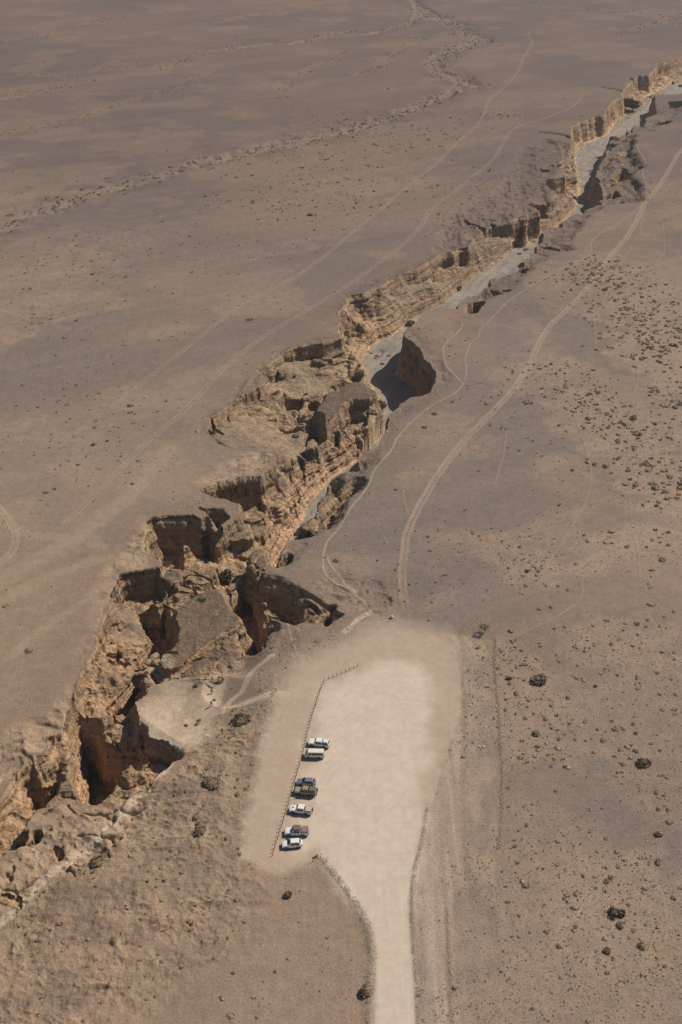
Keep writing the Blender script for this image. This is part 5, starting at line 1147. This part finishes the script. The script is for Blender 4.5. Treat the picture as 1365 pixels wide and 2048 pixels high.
addc([(340,1510,30),(430,910,16),(500,1265,36),(413,1310,28),(540,1280,34),(605,1284,36),(653,1252,20),(650,1270,20),(497,1245,24),(632,1330,18),(803,1245,1),(155,1885,34),(193,1858,26),(210,1910,20),(90,1840,24),(50,1865,20),(388,1993,24),(330,1970,18),(500,1712,30),(602,1725,24),(635,1725,20),(726,1748,30),(640,1662,34),(930,1820,50),(885,1650,28),(960,1665,30),(908,1690,24),(868,1710,26),(910,1720,20),(960,1735,24),(835,1748,24),(865,1880,26),(857,1980,24),(885,1415,60),(865,1388,40),(935,1435,36),(905,1495,30),(892,1515,28),(820,1512,24),(945,1475,30),(1015,1450,26),(1010,1472,24),(775,1110,36),(670,1145,36),(675,1110,28),(505,1020,36),(545,938,28),(515,877,32),(597,285,36),(665,123,26),(1030,525,30),(980,600,44),(955,490,40),(795,520,30),(705,422,28),(160,928,40)], 1000, 480, 2.844)
rn = np.random.default_rng(77)
def clearspot(x, y):
    ok = sdist(x, y, RIM) < -.6
    ok &= ~pin(x, y, LOT) & ~pin(x, y, LOTB) & ~pin(x, y, ROAD)
    return ok
def dens(n, cx_, cy_, rx, ry, s0, s1):
    c = unproj(cx_, cy_); x = c[0]+rn.normal(size=n)*rx*.55; y = c[1]+rn.normal(size=n)*ry*.55
    r_ = rn.lognormal(0, .38, n)*(s0+s1)/2; k = clearspot(x, y)
    for a, b, c2 in zip(x[k], y[k], r_[k]): S.append((a, b, min(c2, 2.6)))
for a in [(230,1265,620,26,40,.9,1.6),(150,1200,545,18,22,.8,1.4),(150,1320,690,16,34,1.1,1.9),(60,1345,800,10,22,1.0,1.8),(110,1195,830,14,22,.8,1.5),(60,1100,740,16,14,.7,1.3),(70,1060,790,30,14,.6,1.0),(60,1290,860,16,16,.8,1.3),(60,1335,960,14,22,.9,1.6),(40,1300,930,12,14,1.0,1.6),
          (50,1160,560,18,16,.7,1.2),(220,1010,380,40,50,.6,1.2),(120,930,440,30,24,.7,1.2),(260,650,340,60,80,.8,1.5),(160,560,420,50,60,.7,1.2),(80,700,250,60,50,.8,1.4),(120,840,270,50,40,.8,1.4),(60,1005,232,16,12,.8,1.3),(90,300,500,70,50,.7,1.2),(120,90,560,40,60,.7,1.2),
          (60,150,800,24,30,.6,1.1),(120,200,700,60,80,.6,1.1),(60,240,900,24,24,.6,1.0),(40,500,520,50,50,.7,1.1),(50,1050,1140,14,16,.5,.9),(60,940,1080,20,18,.5,.9),(50,860,1170,12,12,.5,.8),(50,1010,1320,9,12,.4,.7),(60,870,700,24,30,.5,.9),(60,1050,880,26,20,.5,.8)]:
    dens(*a)
def onpoly(poly, n, w, s0, s1, inner=None):
    c = resample(poly, 1.0); k = rn.integers(0, len(c), n)
    for i in k: S.append((c[i][0]+rn.normal()*w, c[i][1]+rn.normal()*w, rn.uniform(s0, s1)))
onpoly(WADI, 900, 7, .8, 2.6); onpoly(WADI2, 160, 6, .8, 2.2)
for p_ in SWALES: onpoly(p_, 110, 6, .7, 1.8)
# thin cover following the sandy patches
n = 26000; v = rn.random(n); yy = 130*(1350/130)**(v**.8); xx = rn.uniform(-1.1, 1.1, n)*np.interp(yy, RY, half)
sm = sandmask(xx, yy); k = (rn.random(n) < .05+.95*sm) & clearspot(xx, yy)
for a, b in zip(xx[k], yy[k]): S.append((a, b, min(.30+rn.exponential(.17), 1.5)*(1+max(b-400, 0)/900)))
n = 42000; v = rn.random(n); yy = 125*(420/125)**v; xx = rn.uniform(-.25, 1.08, n)*np.interp(yy, RY, half)
sm = sandmask(xx, yy); k = (rn.random(n) < .05+1.3*sm) & clearspot(xx, yy)
for a, b in zip(xx[k], yy[k]): S.append((a, b, .17+min(rn.exponential(.09), .4)))
# in the gorge and on the rocky hillside
n = 9000; xx = rn.uniform(RIM[:, 0].min(), 330, n); yy = rn.uniform(130, 1050, n); k = (sdist(xx, yy, RIM) > 2) & (sdist(xx, yy, FLOOR) < .5) & (rn.random(n) < .35)
for a, b in zip(xx[k], yy[k]): S.append((a, b, rn.uniform(.3, 1.1)))
n = 1100; xx = rn.uniform(ROUGH[:, 0].min(), ROUGH[:, 0].max(), n); yy = rn.uniform(110, ROUGH[:, 1].max(), n); k = pin(xx, yy, ROUGH) & clearspot(xx, yy) & (rn.random(n) < .5)
for a, b in zip(xx[k], yy[k]): S.append((a, b, rn.uniform(.3, 1.1)))
for poly, dr, am, dk in SHO[3:6]:
    n = 500; xx = rn.uniform(poly[:, 0].min(), poly[:, 0].max(), n); yy = rn.uniform(poly[:, 1].min(), poly[:, 1].max(), n); k = pin(xx, yy, poly) & clearspot(xx, yy)
    for a, b in zip(xx[k], yy[k]): S.append((a, b, rn.uniform(.5, 1.4)))
S = np.array(S); zc = S[:, 1]*CT+H*ST; appar = S[:, 2]*FPX/zc
pxx = 682.5+S[:, 0]/zc*FPX
inview = (np.abs(pxx-682.5) < 676)
order = np.argsort(-appar*inview); top = order[:300]; rest = order[300:]
ZS = zat(S[:, 0], S[:, 1])
def region(x, y):
    d = x
    if y > 520: return ('small shrub far out on the upper plain', 'shrubs far out on the upper plain')
    rimx = pdist(np.array([x]), np.array([y]), RIM)[0]; inside = pin(np.array([x]), np.array([y]), RIM)[0]
    if inside: return ('small shrub growing inside the gorge', 'small shrubs inside the gorge')
    py_ = 1024-FPX*math.tan(math.atan2(-(H), y)+TH) if False else None
    if y < 215 and x > 12: return ('small dry shrub on the sandy plain right of the apron at lower right', 'shrubs on the lower right plain')
    if x > 10: return ('small dark shrub on the shrub dotted plain right of the graded track', 'shrubs right of the graded track')
    if y < 230 and x < 5: return ('small shrub on the rocky hillside left of the lot', 'shrubs on the rocky hillside left of the lot')
    return ('small shrub on the open plain left of the gorge', 'shrubs on the open plain left of the gorge')
tint = rn.random(len(S))
for q in top:
    x, y, w = S[q]; k = int(tint[q]*6) % 6
    if k == 5 and rn.random() < .6: k = 0
    o = bpy.data.objects.new('shrub', SM[k]); COL.objects.link(o); o.location = (x, y, ZS[q]-.03)
    o.scale = (w/2*rn.uniform(.9, 1.2), w/2*rn.uniform(.8, 1.05), w/2*rn.uniform(.8, 1.15)); o.rotation_euler = (0, 0, rn.random()*6.28)
    lab, g = region(x, y); tag(o, lab, 'shrub', g)
# the rest as one mass of scrub
small = [shrub_geo(300+k, 12, leaf=.42, flat=.5) for k in range(4)]; mid = [shrub_geo(320+k, 34, leaf=.26, flat=.52) for k in range(4)]
for mi, mat in enumerate((L_DRY, L_GREY, L_OLIVE)):
    VV = []; FF = []; off = 0
    for q in rest[(rest % 3) == mi]:
        x, y, w = S[q]; g = (mid if appar[q] > 5 else small)[q % 4]; a = (q*2.4) % 6.28; c_, s_ = math.cos(a), math.sin(a)
        v = g[0]*w/2; vv = np.stack([v[:, 0]*c_-v[:, 1]*s_+x, v[:, 0]*s_+v[:, 1]*c_+y, v[:, 2]*1.1+ZS[q]-.02], 1); VV.append(vv); FF.append(g[1]+off); off += len(vv)
    o = mesh_np('scrub', np.concatenate(VV), np.concatenate(FF), mat, smooth=False)
    tag(o, ['countless brown tufts and dry scrub scattered over the desert', 'countless grey tufts and dry scrub scattered over the desert', 'countless olive tufts and low scrub scattered over the desert'][mi], 'scrub', kind='stuff')

# ------------------------------------------------------------------ people
def skin_body(name, joints, edges, mat, parent=None, sub=1):
    me = bpy.data.meshes.new(name); keys = list(joints); me.from_pydata([joints[k][0] for k in keys], [(keys.index(a), keys.index(b)) for a, b in edges], [])
    o = bpy.data.objects.new(name, me); COL.objects.link(o); o.modifiers.new('skin', 'SKIN'); me.skin_vertices.new() if not me.skin_vertices else None
    sv_ = me.skin_vertices[0].data
    for i, k in enumerate(keys): sv_[i].radius = (joints[k][1], joints[k][2] if len(joints[k]) > 2 else joints[k][1]); sv_[i].use_root = (i == 0)
    ss = o.modifiers.new('sub', 'SUBSURF'); ss.levels = sub; ss.render_levels = sub
    dg = bpy.context.evaluated_depsgraph_get(); m2 = bpy.data.meshes.new_from_object(o.evaluated_get(dg)); o.modifiers.clear(); o.data = m2
    m2.materials.clear(); m2.materials.append(mat); m2.polygons.foreach_set('use_smooth', [True]*len(m2.polygons))
    if parent: o.parent = parent
    return o
def person(px, py, face, shirt, trousers, label, stride=.22, bag=False):
    p = hit(px, py); e = empty('person', (p.x, p.y, p.z), face); tag(e, label, 'person')
    s = stride
    J = {'pelvis': ((0,0,.95), .15,.11), 'spine': ((0,.0,1.15), .14,.10), 'chest': ((0,.0,1.36), .17,.11), 'neck': ((0,-.01,1.50), .055), 'head': ((0,-.02,1.60), .085,.095), 'crown': ((0,-.01,1.70), .075,.085),
         'hl': ((.10,0,.90), .095), 'kl': ((.10,-s*.5-.03,.50), .062), 'al': ((.10,-s*.6,.08), .042), 'tl': ((.10,-s*.6-.16,.04), .035), 'hr': ((-.10,0,.90), .095), 'kr': ((-.10,s*.3-.04,.50), .062), 'ar': ((-.10,s*.8,.10), .042), 'tr': ((-.10,s*.8-.14,.04), .035)}
    E = [('pelvis','spine'),('spine','chest'),('chest','neck'),('neck','head'),('head','crown'),('pelvis','hl'),('hl','kl'),('kl','al'),('al','tl'),('pelvis','hr'),('hr','kr'),('kr','ar'),('ar','tr')]
    for q, sx, sw in (('L', 1, s), ('R', -1, -s)):
        J['sh'+q] = ((.19*sx,0,1.40), .055); J['el'+q] = ((.25*sx,sw*.4,1.14), .042); J['wr'+q] = ((.26*sx,sw*.5-.14,.90), .030); J['pa'+q] = ((.26*sx,sw*.5-.18,.83), .030,.02)
        E += [('chest','sh'+q),('sh'+q,'el'+q),('el'+q,'wr'+q),('wr'+q,'pa'+q)]
        for f in range(5):
            J['f%d%s' % (f, q)] = ((.26*sx+(-.03+.02*f)*1.0, sw*.5-.20-(.0 if f else .02), .745+.01*abs(f-2)+(.05 if f == 0 else 0)), .009); E.append(('pa'+q, 'f%d%s' % (f, q)))
    skin_body('body', J, E, M['skin'], e)
    def sub_(names, grow, mat, nm):
        j = {k: (J[k][0], J[k][1]+grow, (J[k][2] if len(J[k]) > 2 else J[k][1])+grow) for k in names}; ed = [x for x in E if x[0] in j and x[1] in j]; skin_body(nm, j, ed, mat, e)
    sub_(['pelvis','spine','chest','shL','elL','shR','elR'], .022, shirt, 'shirt'); sub_(['pelvis','hl','kl','al','hr','kr','ar'], .018, trousers, 'trousers')
    bm = bmesh.new(); bmesh.ops.create_uvsphere(bm, u_segments=12, v_segments=8, radius=.115, matrix=Matrix.Translation((0, .015, 1.70)) @ Matrix.Diagonal((.9, 1.0, .8, 1))); bmobj('hair', bm, M['hair'], e, True)
    bm = bmesh.new(); tube(bm, (0, -.105, 1.635), (0, -.135, 1.62), .014, .02, 6); bmobj('nose', bm, M['skin'], e)
    if bag: box('backpack', (-.14, .14, .13, .28, 1.08, 1.46), M['dark'], e, .04)
person(485.6, 1316, 2.4, M['blue'], M['blue'], 'person in bright blue clothes walking down the pale path into the gorge', bag=False)
person(426, 1363.5, 2.0, M['dark'], M['trousers'], 'person in dark clothes standing where the pale path narrows', .1)
person(424.5, 1388, .4, M['teal'], M['khakic'], 'person in grey green clothes walking on the path edge below the dark dressed one', .2)
person(423.5, 1412, .1, M['khakic'], M['trousers'], 'person in brown top on the path just above the sandy bowl', .15)
person(445.5, 1468, .9, M['dark'], M['dark'], 'person in black on the stony slope left of the large olive bush shadow', .25, True)
person(469, 1472, .9, M['teal'], M['khakic'], 'person in teal top on the stony slope right of the one in black', .25)

# ------------------------------------------------------------------ thin air haze over the whole desert
bm = bmesh.new(); bmesh.ops.create_cube(bm, size=1)
for v in bm.verts: v.co = Vector((v.co.x*120000, v.co.y*60000+20000, -30+(v.co.z+.5)*240))
m = bpy.data.materials.new('haze_air'); m.use_nodes = True; m.node_tree.nodes.clear()
vo = m.node_tree.nodes.new('ShaderNodeVolumePrincipled'); mo = m.node_tree.nodes.new('ShaderNodeOutputMaterial')
vo.inputs['Color'].default_value = (.86, .88, .92, 1); vo.inputs['Density'].default_value = .00009; vo.inputs['Anisotropy'].default_value = .2
m.node_tree.links.new(vo.outputs[0], mo.inputs['Volume']); tag(bmobj('haze', bm, m), kind='stuff', label='thin pale haze in the air over the desert', cat='haze')
